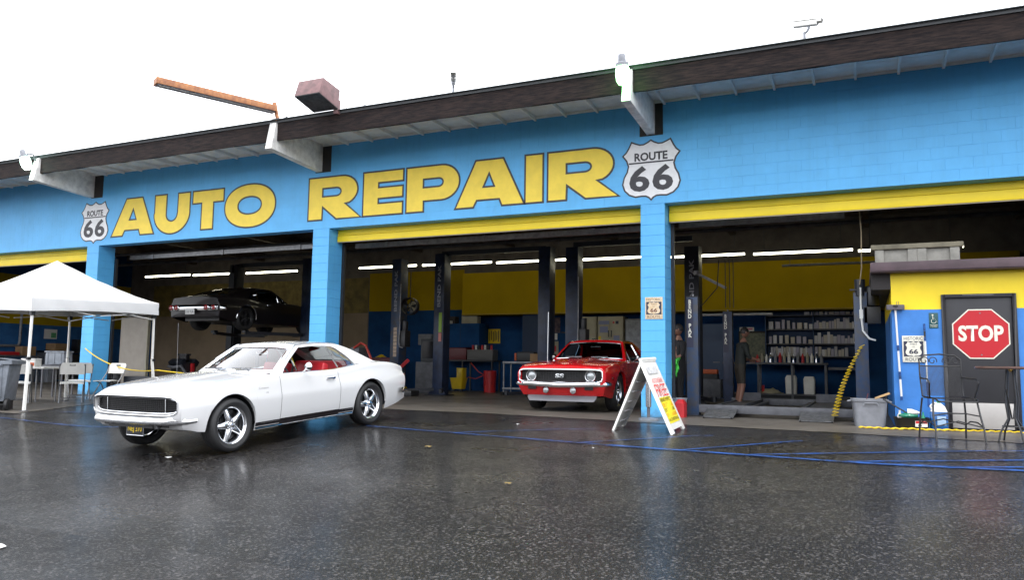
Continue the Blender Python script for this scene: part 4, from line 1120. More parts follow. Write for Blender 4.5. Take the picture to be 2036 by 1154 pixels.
MB().cyl((0,0,ZV+.1), (0,0,ZP-.03), .02, 8).build('centre_pole', WHITE_P, t)

# ------------------------------------------------------------------ folding chairs, table, trash cart and clutter under the tent
def folding_chair(loc, rz, label):
    t = thing('folding_chair', label, 'chair', loc, rz, 'white folding chairs under the canopy')
    rows = [[(x, -.20+.40*j/6, .445 + .012*math.cos(math.pi*x/.46) - (.02 if j == 6 else 0)) for x in [-.22+.44*i/8 for i in range(9)]] for j in range(7)]
    MB().grid(rows).grid([[(x, y, z-.022) for x, y, z in r] for r in rows]).grid([[rows[0][i] for i in range(9)], [(x, y, z-.022) for x, y, z in rows[0]]]).grid([[rows[6][i] for i in range(9)], [(x, y, z-.022) for x, y, z in rows[6]]]).build('seat', WHITE_P, t, True)
    rb = []
    for k in range(6):
        z = .61+.24*k/5; y = .26+.055*k/5
        w_ = .225*(1-.18*max(0, (k-3)/2)**2)
        rb.append([(-w_+2*w_*i/10, y+.035*(1-(-1+2*i/10)**2), z) for i in range(11)])
    bk_ = MB().grid(rb).grid([[(x, y+.016, z) for x, y, z in r] for r in rb])
    bk_.grid([rb[0], [(x, y+.016, z) for x, y, z in rb[0]]]).grid([rb[5], [(x, y+.016, z) for x, y, z in rb[5]]]).grid([[r[0] for r in rb], [(r[0][0], r[0][1]+.016, r[0][2]) for r in rb]]).grid([[r[10] for r in rb], [(r[10][0], r[10][1]+.016, r[10][2]) for r in rb]])
    bo = bk_.build('backrest', WHITE_P, t, True)
    MB().cbox((0, .322, .80), (.11, .012, .022)).cbox((0, .348, .80), (.11, .014, .022)).build('hand_slot', BLACK, bo)
    for s in (-1, 1):
        MB().tube([(s*.232, .325, .82), (s*.232, .22, .60), (s*.232, .05, .40), (s*.232, -.24, .012)], .0125, 8).build('front_leg', STEEL, t, True)
        MB().tube([(s*.21, -.12, .44), (s*.21, .06, .36), (s*.21, .25, .012)], .0125, 8).build('rear_leg', STEEL, t, True)
    MB().cyl((-.23, -.17, .10), (.23, -.17, .10), .009, 6).cyl((-.21, .21, .09), (.21, .21, .09), .009, 6).build('cross_rail', STEEL, t)
    return t
c0 = folding_chair((-15.9, -3.75, 0), R(-128), 'white folding chair half hidden behind the front tent leg')
dup(c0, None, (-15.30, -3.00, 0), R(-128), 'white folding chair with its back to the lot, second from the tent leg')
dup(c0, None, (-16.6, -1.9, 0), R(-118), 'white folding chair partly behind its neighbour, against the blue column')
dup(c0, None, (-15.98, -1.62, 0), R(12), 'white folding chair nearest the blue column, farthest from the trash cart')
t = thing('folding_table', 'white folding table holding a lunch box and papers under the canopy', 'table', (-17.0, -3.0, 0), R(14))
MB().box(-.9, .9, -.38, .38, .71, .75).build('table_top', WHITE_P, t, bevel=.015)
for sx in (-.65, .65):
    for sy in (-.28, .28): MB().cyl((sx, sy, .71), (sx*1.03, sy, 0), .014, 8).build('leg', STEEL, t)
def simple(name, mb, m, label, cat, loc=(0,0,0), rz=0, group=None, **kw):
    o = mb.build(name, m, None, loc=loc, **kw); o.rotation_euler = (0, 0, rz)
    return tag(o, label, cat, group)
t = thing('lunch_box', 'small white box with orange side on the folding table', 'box', (-16.6, -3.05, .75), .4)
MB().box(-.16, .16, -.11, .11, 0, .15).build('box_body', WHITE_P, t, bevel=.015); MB().box(-.165, .165, -.115, .115, .152, .18).build('lid', PAPER, t, bevel=.01); MB().box(-.12, .14, -.117, -.112, .02, .09).build('side_label', ORANGE, t)
t = thing('storage_bin', 'dented grey storage bin standing on its side by the blue column', 'bin', (-17.9, -1.5, .80), R(8)); t.scale = (.85,.85,.9)
MB().prism([(-.34,-.02),(.34,0),(.33,.33),(-.33,.33)], .30, lambda u, v, w: (u, w-.15, v)).build('bin_body', GREYBIN, t, bevel=.02); MB().box(-.36, .36, -.17, .17, .32, .355).build('rim', GREYBIN, t, bevel=.012)
for s in (-.24, 0, .24): MB().box(s-.015, s+.015, -.165, -.152, .02, .3).build('rib', GREYBIN, t)
t = thing('utility_stand', 'grey stand carrying the dented storage bin', 'table', (-17.9, -1.5, 0), R(8))
MB().box(-.34,.34,-.2,.2,.74,.78).build('stand_top', STEELP, t)
for sx in (-.3,.3):
    for sy in (-.16,.16): MB().bar((sx,sy,0),(sx,sy,.74),.03).build('leg', STEELP, t)
# wheeled trash cart
t = thing('trash_cart', 'grey wheeled trash cart cut by the left picture edge', 'bin', (-14.30, -5.28, 0), R(40))
MB().prism([(-.30,.16),(.30,.16),(.36,.86),(-.36,.86)], .62, lambda u, v, w: (u, (w-.31)*(1+.1*(v-.16)), v)).build('bin_body', GREYBIN, t, bevel=.03)
MB().grid([[(x, y, .88+.05*(1-(x/.40)**2)) for x in [-.40+.8*i/8 for i in range(9)]] for y in (-.37, -.2, 0, .2, .38)]).box(-.40,.40,-.375,-.36,.82,.885).box(-.40,.40,.365,.38,.82,.885).box(-.405,-.39,-.37,.37,.82,.885).box(.39,.405,-.37,.37,.82,.885).build('lid', GREYBIN, t, True, ang=30)
for s in (-.34, .34):
    MB().lathe([(.001,-.03),(.09,-.03),(.105,-.02),(.105,.02),(.09,.03),(.001,.03)], (s, -.26, .105), (1,0,0), 20).build('wheel', RUBBER, t, True)
MB().cyl((-.34,-.26,.105),(.34,-.26,.105),.014,8).box(-.28,.28,.05,.25,.0,.17).build('axle', BLACK, t)
MB().tube([(-.25,-.36,.80),(-.25,-.43,.80),(.25,-.43,.80),(.25,-.36,.80)],.015,8).build('handle', GREYBIN, t, True)
for k in range(5): MB().box(-.24+.12*k-.012, -.24+.12*k+.012, -.345, -.32, .22, .78).build('rib', GREYBIN, t)
# red-lettered cooler/box row on the floor behind the chairs, and caution tape
simple('crate', MB().box(-.34,.34,-.15,.15,0,.22), RED, 'red crate on the floor behind the folding chairs', 'crate', (-16.75,-.55,.0), R(14), bevel=.015)
def sagline(name, a, c, sag, r, m, label, cat, n=24, group=None):
    a = Vector(a); c = Vector(c)
    return tag(MB().tube([tuple(a+(c-a)*(i/n)+Vector((0,0,-sag*4*(i/n)*(1-i/n)))) for i in range(n+1)], r, 6).build(name, m, None, True), label, cat, group)
sagline('caution_rope', (-18.95,-.03,1.22), (-13.43,-2.46,.72), .20, .014, AMBER, 'yellow rope sagging from the left column to the rear tent leg', 'rope')
sagline('caution_rope', (-13.43,-2.46,.72), (-11.50,-.02,.80), .13, .014, AMBER, 'yellow rope sagging from the rear tent leg towards the middle column', 'rope')

# ------------------------------------------------------------------ A-frame sign
t = thing('sandwich_board', 'white plastic A-frame sign with red and yellow repair offers', 'sign', (-3.06, -2.55, 0))
E1 = Vector((-3.36, -3.22, 0)); F1 = Vector((-2.42, -3.43, 0)); F2 = Vector((-2.51, -2.20, 0)); E2 = Vector((-3.50, -2.16, 0))
base = Vector((-3.06, -2.55, 0))
A1 = Vector((-3.005, -2.95, 1.02)); A2 = Vector((-2.965, -2.25, 1.045))
def slab(P, nm, th):
    # P: bottom-left, bottom-right, top-right, top-left as seen from the outside
    P = [p-base for p in P]; n = (P[1]-P[0]).cross(P[3]-P[0]).normalized()
    def q(u, v, w): return (P[0]*(1-u)+P[1]*u)*(1-v)+(P[3]*(1-u)+P[2]*u)*v + n*w
    b_ = MB()
    poly = [(0,0),(.16,0),(.19,.045),(.81,.045),(.84,0),(1,0),(1,.97),(.94,1),(.06,1),(0,.97)]
    b_.prism(poly, -th, q); o = b_.build(nm, WHITE_P, t, bevel=.007)
    return o, q, n
right_o, qr, nr = slab([F1, F2, A2, A1], 'sign_panel', .035)
left_o, ql, nl = slab([E2, E1, A1, A2], 'sign_panel', .035)
left_o['label'] = 'panel turned to the left, showing its ribbed inner side'
MB().tube([A1-base+Vector((0,0,.005)), A2-base+Vector((0,0,.005))], .028, 10).build('hinge', WHITE_P, t, True)
def quad(nm, u0, u1, v0, v1, m, w): 
    return MB().add([qr(u0,v0,w), qr(u1,v0,w), qr(u1,v1,w), qr(u0,v1,w)], [(0,1,2,3)]).build(nm, m, right_o)
SY = mat('sign_yellow_print', (.80,.66,.03), .5); SO = mat('sign_orange_print', (.80,.22,.02), .5); SR = mat('sign_red_print', (.72,.03,.03), .5); SK = mat('sign_black_print', (.03,.03,.02), .5)
def ptxt(s_, u, v, wu, hv, m, bold=.0):
    r_ = (qr(1,v,0)-qr(0,v,0)); u_ = (qr(u,1,0)-qr(u,0,0))
    text('sign_print', s_, m, right_o, qr(u, v, .004), r_, u_, wu*r_.length, hv*u_.length, bold=bold)
quad('print_band', .13, .88, .125, .47, SY, .002)
ptxt('AUTO REPAIR', .5, .70, .72, .065, SR); ptxt('FREE', .5, .565, .74, .165, SR, -.004); ptxt('BRAKE INSPECT', .5, .435, .70, .05, SK); ptxt('OIL CHANGE', .5, .365, .70, .055, SO)
ptxt('ELECTRICAL WORK', .5, .30, .70, .045, SK); ptxt('CHECK ENGINE', .5, .235, .70, .045, SO); ptxt('AIR CONDITIONING', .5, .17, .70, .04, SK)
MB().add([qr(.15,.80,.002), qr(.85,.80,.002), qr(.85,.90,.002), qr(.15,.90,.002)], [(0,1,2,3)]).build('print_band', mat('faded_grey_print', (.60,.60,.60), .5, var=.25, vscale=18), right_o)
for i in range(4):
    for j in range(6):
        u = .2+.2*i; v = .14+.14*j
        MB().cbox(ql(u, v, -.037), (.035, .035, .02)).build('moulded_boss', mat('grey_boss', (.45,.45,.47), .6), left_o)
# rope stanchion against the column
t = thing('stanchion', 'silver post on a round grey base in front of the blue column', 'post', (-3.46, -.72, 0))
MB().lathe([(.001,.045),(.06,.045),(.17,.028),(.175,0),(.001,0)], (0,0,0), (0,0,1), 28).build('base', GREYBIN, t, True, ang=30)
MB().cyl((0,0,.03),(0,0,.23),.028,14).build('neck', STEELP, t, True); MB().lathe([(.001,.22),(.045,.225),(.05,.25),(.05,.90),(.03,.92),(.001,.92)], (0,0,0), (0,0,1), 16).build('post', ALU, t, True)

# ------------------------------------------------------------------ ROUTE 66 plates and other wall signs
def route_plate(loc, W, Hh, m_bg, m_ink, m_sh, label, group='ROUTE 66 plates'):
    t = thing('route_sign', label, 'sign', loc, 0, group)
    MB().box(-W/2, W/2, -.006, 0, -Hh/2, Hh/2).build('plate', m_bg, t, bevel=.002)
    MB().box(-W*.44, W*.44, -.008, -.0065, -Hh*.29, Hh*.29).build('dark_field', SIGNNAVY, t)
    curve_fill('route_shield', [[(x, z) for x, z in SH]], m_sh, t, lambda u, v: (u*W*.66, -.010, v*Hh*.50))
    k = 1
    text('sign_print', 'HISTORIC', m_ink, t, (0,-.0065,Hh*.395), (1,0,0), (0,0,1), W*.84, Hh*.12)
    text('sign_print', 'ROUTE', m_ink, t, (0,-.0065,-Hh*.395), (1,0,0), (0,0,1), W*.74, Hh*.12)
    text('sign_print', 'WEST', m_ink, t, (0,-.0105,Hh*.185), (1,0,0), (0,0,1), W*.34, Hh*.07)
    text('sign_print', 'US', m_ink, t, (0,-.0105,Hh*.075), (1,0,0), (0,0,1), W*.12, Hh*.04)
    text('sign_print', '66', m_ink, t, (0,-.0105,-Hh*.10), (1,0,0), (0,0,1), W*.40, Hh*.18, bold=.03)
    return t
route_plate((-3.535, -.006, 2.02), .33, .41, SIGNTAN, SIGNBROWN, SIGNTAN, 'antique cream HISTORIC WEST 66 ROUTE plate on the blue column')
route_plate((.74, -.002, 1.275), .325, .43, SIGNWHITE, SIGNNAVY, SIGNWHITE, 'white HISTORIC WEST 66 ROUTE plate on the blue office wall')

# ------------------------------------------------------------------ office booth in the right bay
OX0, OX1, OY, OZ = .44, 4.15, 0.02, 2.52
ob = thing('office_booth', 'blue and yellow office booth with a charcoal door in the right bay', 'booth', (OX0, OY, 0))
def ol(x): return x-OX0
DX0, DX1, DZ = 1.16, 2.19, 2.15
MB().box(0, ol(DX0), 0, .12, 0, 1.915).build('lower_wall', BLUE_OFF, ob); MB().box(ol(DX1), ol(OX1), 0, .12, 0, 1.915).build('lower_wall', BLUE_OFF, ob)
MB().box(0, ol(DX0), .002, .122, 1.917, OZ).box(ol(DX1), ol(OX1), .002, .122, 1.917, OZ).box(ol(DX0), ol(DX1), .002, .122, DZ+.002, OZ).build('upper_wall', YELLOW, ob)
MB().box(0, .10, .124, 4.2, 0, 1.915).build('side_wall', BLUE_OFF, ob); MB().box(.001, .101, .124, 4.2, 1.917, OZ).build('side_wall', YELLOW, ob)
MB().box(-.30, ol(OX1), -.24, 4.3, OZ+.002, OZ+.14).build('booth_roof', MAUVE, ob, bevel=.006); MB().box(-.30, ol(OX1), -.262, -.242, OZ+.02, OZ+.165).build('roof_edge', MAUVE, ob, bevel=.004)
MB().box(-.295, -.004, .0, 4.2, OZ-.26, OZ).build('eave_box', DARKWOOD, ob)
fr = MB().box(ol(DX0), ol(DX0)+.055, -.03, .10, 0, DZ).box(ol(DX1)-.055, ol(DX1), -.03, .10, 0, DZ).box(ol(DX0)+.055, ol(DX1)-.055, -.03, .10, DZ-.055, DZ).build('door_frame', DOORK, ob, bevel=.004)
dr_ = MB().box(ol(DX0)+.06, ol(DX1)-.06, .01, .05, .02, DZ-.06).build('door', DOORK, ob, bevel=.003)
MB().box(ol(DX0)+.10, ol(DX1)-.10, .003, .0095, .03, .43).build('kick_plate', KICK, dr_, bevel=.001)
MB().lathe([(.001,.075),(.018,.073),(.030,.06),(.032,.045),(.018,.03),(.012,.02),(.012,.006),(.034,.004),(.034,0)], (ol(2.075), .01, .96), (0,-1,0), 20).build('door_knob', BRASS, dr_, True)
MB().box(ol(DX0)+.3, ol(DX1)-.3, -.035, -.031, DZ-.02, DZ-.012).build('door_closer_strip', STEEL, fr)
# stop sign on the door
t = thing('stop_sign', 'red octagonal STOP sign with a pale border fixed to the charcoal door', 'sign', (1.695, .026, 1.515))
oc = lambda r: [(r*math.cos(R(22.5+45*k)), r*math.sin(R(22.5+45*k))) for k in range(8)]
MB().prism(oc(.425), .004, lambda u, v, w: (u, -w, v)).build('plate', SIGNWHITE, t); curve_fill('red_face', [oc(.405)], SIGNRED, t, lambda u, v: (u, -.0055, v))
text('sign_print', 'STOP', SIGNWHITE, t, (0,-.0055,.01), (1,0,0), (0,0,1), .62, .255, bold=.035)
for z in (.33,-.33): MB().cyl((0,-.005,z),(0,-.009,z),.012,8).build('bolt', STEEL, t)
t = thing('accessible_sign', 'small dark green wheelchair sign beside the charcoal door', 'sign', (1.045, .016, 1.735))
MB().box(-.065,.065,-.004,0,-.125,.125).build('plate', SIGNGREEN, t, bevel=.001)
wp = MB().cyl((-.012,-.005,.088),(-.012,-.007,.088),.013,10)
for a, c in (((-.012,.07),(-.008,.02)), ((-.008,.02),(.026,.018)), ((.026,.018),(.040,-.022)), ((.040,-.022),(.050,-.018)), ((-.011,.048),(.020,.046))): wp.bar((a[0],-.006,a[1]),(c[0],-.006,c[1]),.009,.002)
wp.tube([(.0+.034*math.cos(R(a)), -.006, -.010+.034*math.sin(R(a))) for a in range(130, 350, 12)], .004, 6)
wp.box(-.055,.055,-.0065,-.0045,-.078,-.072); wp.build('wheelchair_symbol', SIGNWHITE, t)
text('sign_print', 'ACCESSIBLE', SIGNWHITE, t, (0,-.0045,-.098), (1,0,0), (0,0,1), .10, .016)

# clutter by the booth
def pole(nm, x, segs, label, head=None):
    t = thing(nm, label, 'brush' if head else 'pole', (x[0], x[1], 0))
    for i, (z0, z1, m, r) in enumerate(segs): MB().cyl((x[2]*(z0/1.9), 0, z0), (x[2]*(z1/1.9), 0, z1), r, 10).build('handle_section', m, t)
    if head:
        MB().lathe([(.001,.0),(.06,.0),(.062,.02),(.05,.03)], (x[2]*1.0-.0, 0, 1.96), (0,0,1), 8).build('socket', BLACK, t)
        r_ = MB()
        for i in range(3): r_.cbox((x[2], -.01+.02*(i-1), 1.955), (.27-.02*abs(i-1), .03, .085))
        r_.build('brush_head', mat('grey_bristles', (.12,.11,.13), .9, bump=.8, bscale=160), t, bevel=.012)
        MB().tube([(x[2]+.02,0,2.0),(x[2]+.02,0,2.05),(x[2]+.05,0,2.05),(x[2]+.05,0,2.0)],.005,6).build('hook', STEELP, t)
    return t
pole('long_brush', (.555, -.035, -.06), [(.44,.50,LINEBLUE,.017),(.505,.78,PAPER,.017),(.785,.90,LINEBLUE,.021),(.905,1.24,PAPER,.016),(1.245,1.33,LINEBLUE,.021),(1.335,1.93,PAPER,.016)], 'long white and blue pole with a grey bristle head leaning on the office wall', True)
pole('extension_pole', (.93, -.05, -.03), [(.35,.75,LINEBLUE,.016),(.755,1.40,PAPER,.014),(1.405,1.46,LINEBLUE,.018),(1.465,1.56,BLACK,.015),(1.565,1.68,LINEBLUE,.016)], 'blue and white extension pole standing beside the wheelchair sign')
t = thing('wash_tub', 'grey plastic wash tub with moulded handles outside the lift', 'bin', (.06, .02, 0), R(6))
def rr(hx_, hy_, z, r=.06, n=5): return [(cx_*(hx_-r)+r*math.cos(a), cy_*(hy_-r)+r*math.sin(a), z) for cx_, cy_, a0 in ((1,1,0),(-1,1,90),(-1,-1,180),(1,-1,270)) for a in [R(a0+90*k/n) for k in range(n+1)]]
MB().grid([rr(.22,.17,0), rr(.255,.20,.40), rr(.27,.215,.41), rr(.275,.22,.45), rr(.26,.205,.45), rr(.245,.19,.40), rr(.21,.16,.015)], True).add(rr(.21,.16,.015), [tuple(range(24))]).build('tub_body', GREYPL, t, True, ang=35)
MB().tube([(-.11,-.222,.345),(-.09,-.228,.385),(.09,-.228,.385),(.11,-.222,.345)],.012,8).build('handle', GREYPL, t, True)
for s in (-1,1): MB().tube([(s*.27,-.07,.42),(s*.325,-.06,.405),(s*.325,.06,.405),(s*.27,.07,.42)],.012,8).build('handle', GREYPL, t, True)
t = thing('squeegee', 'wood-headed squeegee sticking out of the grey wash tub', 'squeegee', (.22, -.02, .40))
MB().cyl((-.02,0,-.25),(.10,-.02,.10),.012,8).build('handle', BLACK, t); MB().bar((-.07,-.02,.06),(.15,-.03,.15),.055,.035).build('head', WOODP, t, bevel=.006)
simple('hand_brush', MB().cyl((0,0,0),(.09,.02,.34),.008,8), mat('dark_red_handle',(.10,.02,.03),.5), 'thin dark handle rising from the grey wash tub', 'brush', (-.04,.05,.20))
simple('broom_handle', MB().cyl((0,0,0),(-.36,.06,.22),.012,8), BLACKM, 'black and chrome tool handle leaning from the wash tub to the tray', 'handle', (.62,-.30,.24))
t = thing('parts_tray', 'black plastic tray of bottles on the ground by the office wall', 'tray', (.66, -.26, 0), R(4))
MB().grid([rr(.215,.16,0), rr(.245,.185,.17), rr(.255,.195,.185), rr(.235,.175,.18), rr(.205,.15,.02)], True).add(rr(.205,.15,.02), [tuple(range(24))]).build('tray_body', BLACK, t, True, ang=35)
MB().box(.03,.20,-.187,-.180,.05,.14).build('tray_label', PAPER, t); MB().box(.035,.195,-.1885,-.1875,.10,.138).build('label_band', RED, t); MB().box(.07,.12,-.1885,-.1875,.06,.085).build('label_mark', SIGNNAVY, t)
def bottle(loc, r, h, m, label, group=None):
    return simple('bottle', MB().lathe([(.001,0),(r,.002),(r,h*.62),(r*.8,h*.74),(r*.38,h*.84),(r*.38,h),(.001,h)], (0,0,0), (0,0,1), 14), m, label, 'bottle', loc, 0, group, smooth=True)
bottle((.83,-.20,.02), .032, .25, GREENB, 'green bottle upright at the right of the black tray')
bottle((.50,-.20,.02), .04, .27, WHITE_P, 'white spray bottle at the left of the black tray')
t = thing('green_bag', 'clear and green plastic bag lying in the black tray', 'bag', (.62,-.25,.16))
rows=[]; 
for i in range(9):
    a = math.pi*i/8; rows.append([(-.14+.28*i/8, (.09*math.sin(a)+.01)*math.cos(2*math.pi*j/12), .05+(.055*math.sin(a)+.006)*math.sin(2*math.pi*j/12)+random.uniform(-.008,.008)) for j in range(12)])
MB().grid(rows, True).build('bag', mat('green_film', (.02,.22,.13), .25, coat=.4), t, True); MB().grid([[(x+.02, y*.8, z+.05) for x,y,z in r] for r in rows[3:]], True).build('crumpled_film', PAPER, t, True)
t = thing('detergent_jug', 'white-topped blue jug on the ground by the office door', 'jug', (1.05,-.22,0), R(-8))
MB().grid([rr(.115,.08,0,.035), rr(.125,.085,.02,.04), rr(.125,.085,.27,.04), rr(.12,.08,.285,.04)], True).add(rr(.12,.08,.285,.04), [tuple(range(24))]).build('jug_body', JUGBLUE, t, True, ang=40)
MB().grid([rr(.118,.078,.286,.04), rr(.085,.065,.37,.04), rr(.03,.03,.42,.028)], True).tube([(-.09,0,.30),(-.115,0,.37),(-.07,0,.415),(-.02,0,.42)],.016,8).build('jug_top', WHITE_P, t, True)
MB().cyl((.0,0,.42),(.0,0,.46),.028,12).build('cap', GREENB, t, True); MB().box(-.02,.10,-.089,-.086,.08,.22).build('jug_label', mat('pale_blue_label',(.35,.5,.7),.5), t)
rp = []
for i in range(90):
    f = i/89; rp.append((-.10+2.9*f, -.62+.50*f+.02*math.sin(i*.9)+(.05*math.sin(i*.35) if f < .45 else .0), .02+.008*math.sin(i*1.7)))
tag(MB().tube(rp, .011, 6).build('yellow_rope', AMBER, None, True), 'yellow rope lying along the ground in front of the office', 'rope')
MB().tube([(x+.02,y-.05+.03*math.sin(i),z) for i,(x,y,z) in enumerate(rp[:46])], .011, 6).build('rope_loop', AMBER, bpy.data.objects['yellow_rope'], True)

# wrought iron patio chair and round bar table
t = thing('patio_chair', 'black mesh patio chair with scrolled top rail in front of the office door', 'chair', (1.04, -2.10, 0), R(16)); t.scale = (1.08, 1.08, 1.10)
K = BLACKM
def loop(pts, r=.0095, nm='frame_rod', m=None): return MB().tube(pts, r, 8).build(nm, m or K, t, True)
# seat 0.5 wide, x lateral, +y back
ZS = .50
for s in (-1, 1):
    loop([(s*.25,.26,.98),(s*.25,.25,.78),(s*.245,.20,.52),(s*.24,-.20,.50),(s*.22,-.26,.47)], .010, 'side_frame')
    loop([(s*.25,.24,.76),(s*.285,.10,.745),(s*.29,-.10,.74),(s*.285,-.16,.69),(s*.275,-.12,.60),(s*.26,-.08,.51)], .010, 'arm')
    loop([(s*.25,.20,.50),(s*.27,.22,.30),(s*.28,.26,0)], .012, 'leg'); loop([(s*.25,-.16,.50),(s*.27,-.20,.30),(s*.275,-.27,.16),(s*.28,-.30,0)], .012, 'leg')
    loop([(s*.275,.24,.17),(s*.275,.10,.22),(s*.275,-.10,.22),(s*.275,-.27,.17)], .008, 'foot_stretcher')
loop([(-.25,.26,.98),(-.18,.268,1.035),(0,.27,1.05),(.18,.268,1.035),(.25,.26,.98)], .010, 'top_rail')
loop([(-.25,.258,.90),(.25,.258,.90)], .008, 'back_rail')
for s in (-1, 1):
    pts = []
    for k in range(22):
        a = R(200-20*k); r_ = .055*(1-k/30); pts.append((s*(.085+r_*math.cos(a)), .264, .965+r_*math.sin(a)))
    loop(pts, .006, 'scroll'); loop([(s*(x-.0)*1.0+s*.10, y, z) for x, y, z in [(abs(p[0]), p[1], p[2]) for p in pts]], .006, 'scroll')
def weave(rows, nm):
    g_ = MB(); 
    for r in rows: 
        for a, c in zip(r, r[1:]): g_.bar(a, c, .004, .004)
    for j in range(len(rows[0])):
        for a, c in zip([r[j] for r in rows], [r[j] for r in rows][1:]): g_.bar(a, c, .004, .004)
    return stuff(g_.build(nm, K, t))
weave([[(-.245+.49*i/34, .20+.055*k/26, .53+.37*k/26) for i in range(35)] for k in range(27)], 'back_mesh')
weave([[(-.24+.48*i/34, .20-.42*k/28, .505-.008*math.sin(math.pi*k/28)) for i in range(35)] for k in range(29)], 'seat_mesh')
loop([(-.22,-.26,.47),(.22,-.26,.47)], .010, 'front_rail'); loop([(-.27,-.20,.30),(-.1,-.21,.33),(.1,-.21,.33),(.27,-.20,.30)], .008, 'cross_rail'); loop([(-.275,-.27,.17),(0,-.24,.24),(.275,-.27,.17)], .008, 'cross_rail'); loop([(-.275,.24,.17),(0,.21,.24),(.275,.24,.17)], .008, 'cross_rail')
t = thing('bar_table', 'round brown bar table on bent iron legs cut by the right picture edge', 'table', (1.78, -1.95, 0))
MB().lathe([(.001,.99),(.40,.99),(.415,.982),(.415,.965),(.40,.955),(.001,.955)], (0,0,0), (0,0,1), 40).build('table_top', mat('brown_table_top',(.10,.055,.045),.35,var=.3), t, True, ang=30)
for k in range(4):
    a = R(25+90*k); c, s = math.cos(a), math.sin(a)
    MB().tube([(c*.05,s*.05,.95),(c*.09,s*.09,.55),(c*.06,s*.06,.30),(c*.17,s*.17,.12),(c*.20,s*.20,0)],.012,8).build('leg', K, t, True)
MB().tube([(.12*math.cos(2*math.pi*i/20),.12*math.sin(2*math.pi*i/20),.20) for i in range(20)],.008,6,True).build('leg_ring', K, t)
for k in range(2):
    a = R(70+180*k); MB().tube([(.04*math.cos(a),.04*math.sin(a),.30),(.30*math.cos(a),.30*math.sin(a),.70)],.009,6).build('brace', K, t)

# big pale tote on the booth roof
t = thing('storage_tote', 'long dusty pale tote stored on the office roof', 'bin', (.85, .55, OZ+.142))
MB().box(-.62,.62,-.26,.26,0,.30).build('tote_body', TOTE, t, bevel=.02); MB().box(-.69,.69,-.32,.32,.30,.385).build('tote_rim', mat('mossy_tote_rim',(.19,.17,.12),.8,var=.3), t, bevel=.015)
for x in (-.56,-.06,.08,.56): MB().box(x-.07,x+.07,-.30,-.262,.0,.298).build('rib', TOTE, t, bevel=.012)

# bits of litter on the wet lot
LEAF = mat('fallen_leaf_ochre', (.22,.15,.04), .6)
for i,(x,y,sz,m,l) in enumerate(((-5.06,-5.55,.06,LEAF,'ochre leaf on the asphalt right of the white coupe'),(-7.6,-7.3,.06,PAPER,'pale scrap on the asphalt in front of the white coupe'),(-3.19,-7.19,.045,LEAF,'ochre leaf in the blue reflection of the column'),(-3.07,-4.95,.018,PAPER,'white speck left of the blue lines'),(-11.2,-7.2,.05,LEAF,'dark leaf at the far left of the lot'),(-4.9,-3.1,.03,PAPER,'white scrap on the apron in front of the red coupe'))):
    a = random.uniform(0,6)
    o = MB().add([(sz*math.cos(a+k*1.05)*(1 if k % 2 else .6), sz*math.sin(a+k*1.05)*.6, .004+.012*(k % 2)) for k in range(6)], [(0,1,2,3,4,5)]).build('fallen_leaf' if m is LEAF else 'paper_scrap', m, None, loc=(x,y,gz(y, x)+.003))
    tag(o, l, 'leaf' if m is LEAF else 'scrap', 'litter on the wet lot')
struct(MB().add([(-5.69,-10.46,gz(-10.6)+.004),(-5.60,-10.49,gz(-10.6)+.004),(-5.57,-10.56,gz(-10.7)+.004),(-6.6,-10.75,gz(-10.8)+.004),(-6.6,-10.6,gz(-10.7)+.004)], [(0,1,2,3,4)]).build('white_parking_line', WHITE_P))
# ------------------------------------------------------------------ fluorescent strips hung in a row through the shop
def strip_light(x0, L, z, lab, y=8.0):
    t = thing('fluorescent_light', 'lit fluorescent strip '+lab, 'lamp', (x0, y, z), 0, 'fluorescent strips in the row')
    MB().box(0, L, -.05, .05, .03, .09).build('housing', STEELP, t)
    MB().cyl((.02,-.03,.0),(L-.02,-.03,0),.030,8).build('tube', TUBE, t); 
    for x in (.3, L-.3): MB().cyl((x,0,.09),(x,0,5.5-z),.008,5).build('hanger', STEELP, t)
    return t
SL = ['leftmost of three above the raised black coupe','middle of three above the raised black coupe','rightmost of three above the raised black coupe','left of the labelled lift column','between the labelled lift column and the next one','right of the stickered lift column','reaching behind two lift columns above the red coupe','passing behind the right blue column','long and unbroken over the parts shelves','mostly hidden by the pale tote on the office']
for x0, L, z in ((-26.4,2.45,4.30),(-23.8,2.4,4.27),(-21.1,2.45,4.25),(-15.96,2.35,4.24),(-13.4,2.6,4.23),(-10.65,2.42,4.20),(-7.95,2.45,4.17),(-5.35,2.42,4.12),(-2.73,2.56,4.10),(-.07,2.45,4.06)):
    strip_light(x0, L, z, SL.pop(0))
t = thing('unlit_light_fixture', 'unlit grey light fixture hung below the lit strips in the right bay', 'lamp', (-1.9, 7.2, 3.62)); MB().box(0,2.6,-.06,.06,0,.05).build('housing', GALV, t, bevel=.01)
for x in (.2,2.4): MB().cyl((x,0,.05),(x,0,1.9),.006,5).build('hanger', STEELP, t)
t = thing('unlit_light_fixture', 'unlit grey light fixture just under the bulkhead behind the lift', 'lamp', (-4.6, 9.6, 2.50)); MB().box(0,2.2,-.06,.06,0,.07).build('housing', GALV, t, bevel=.01)

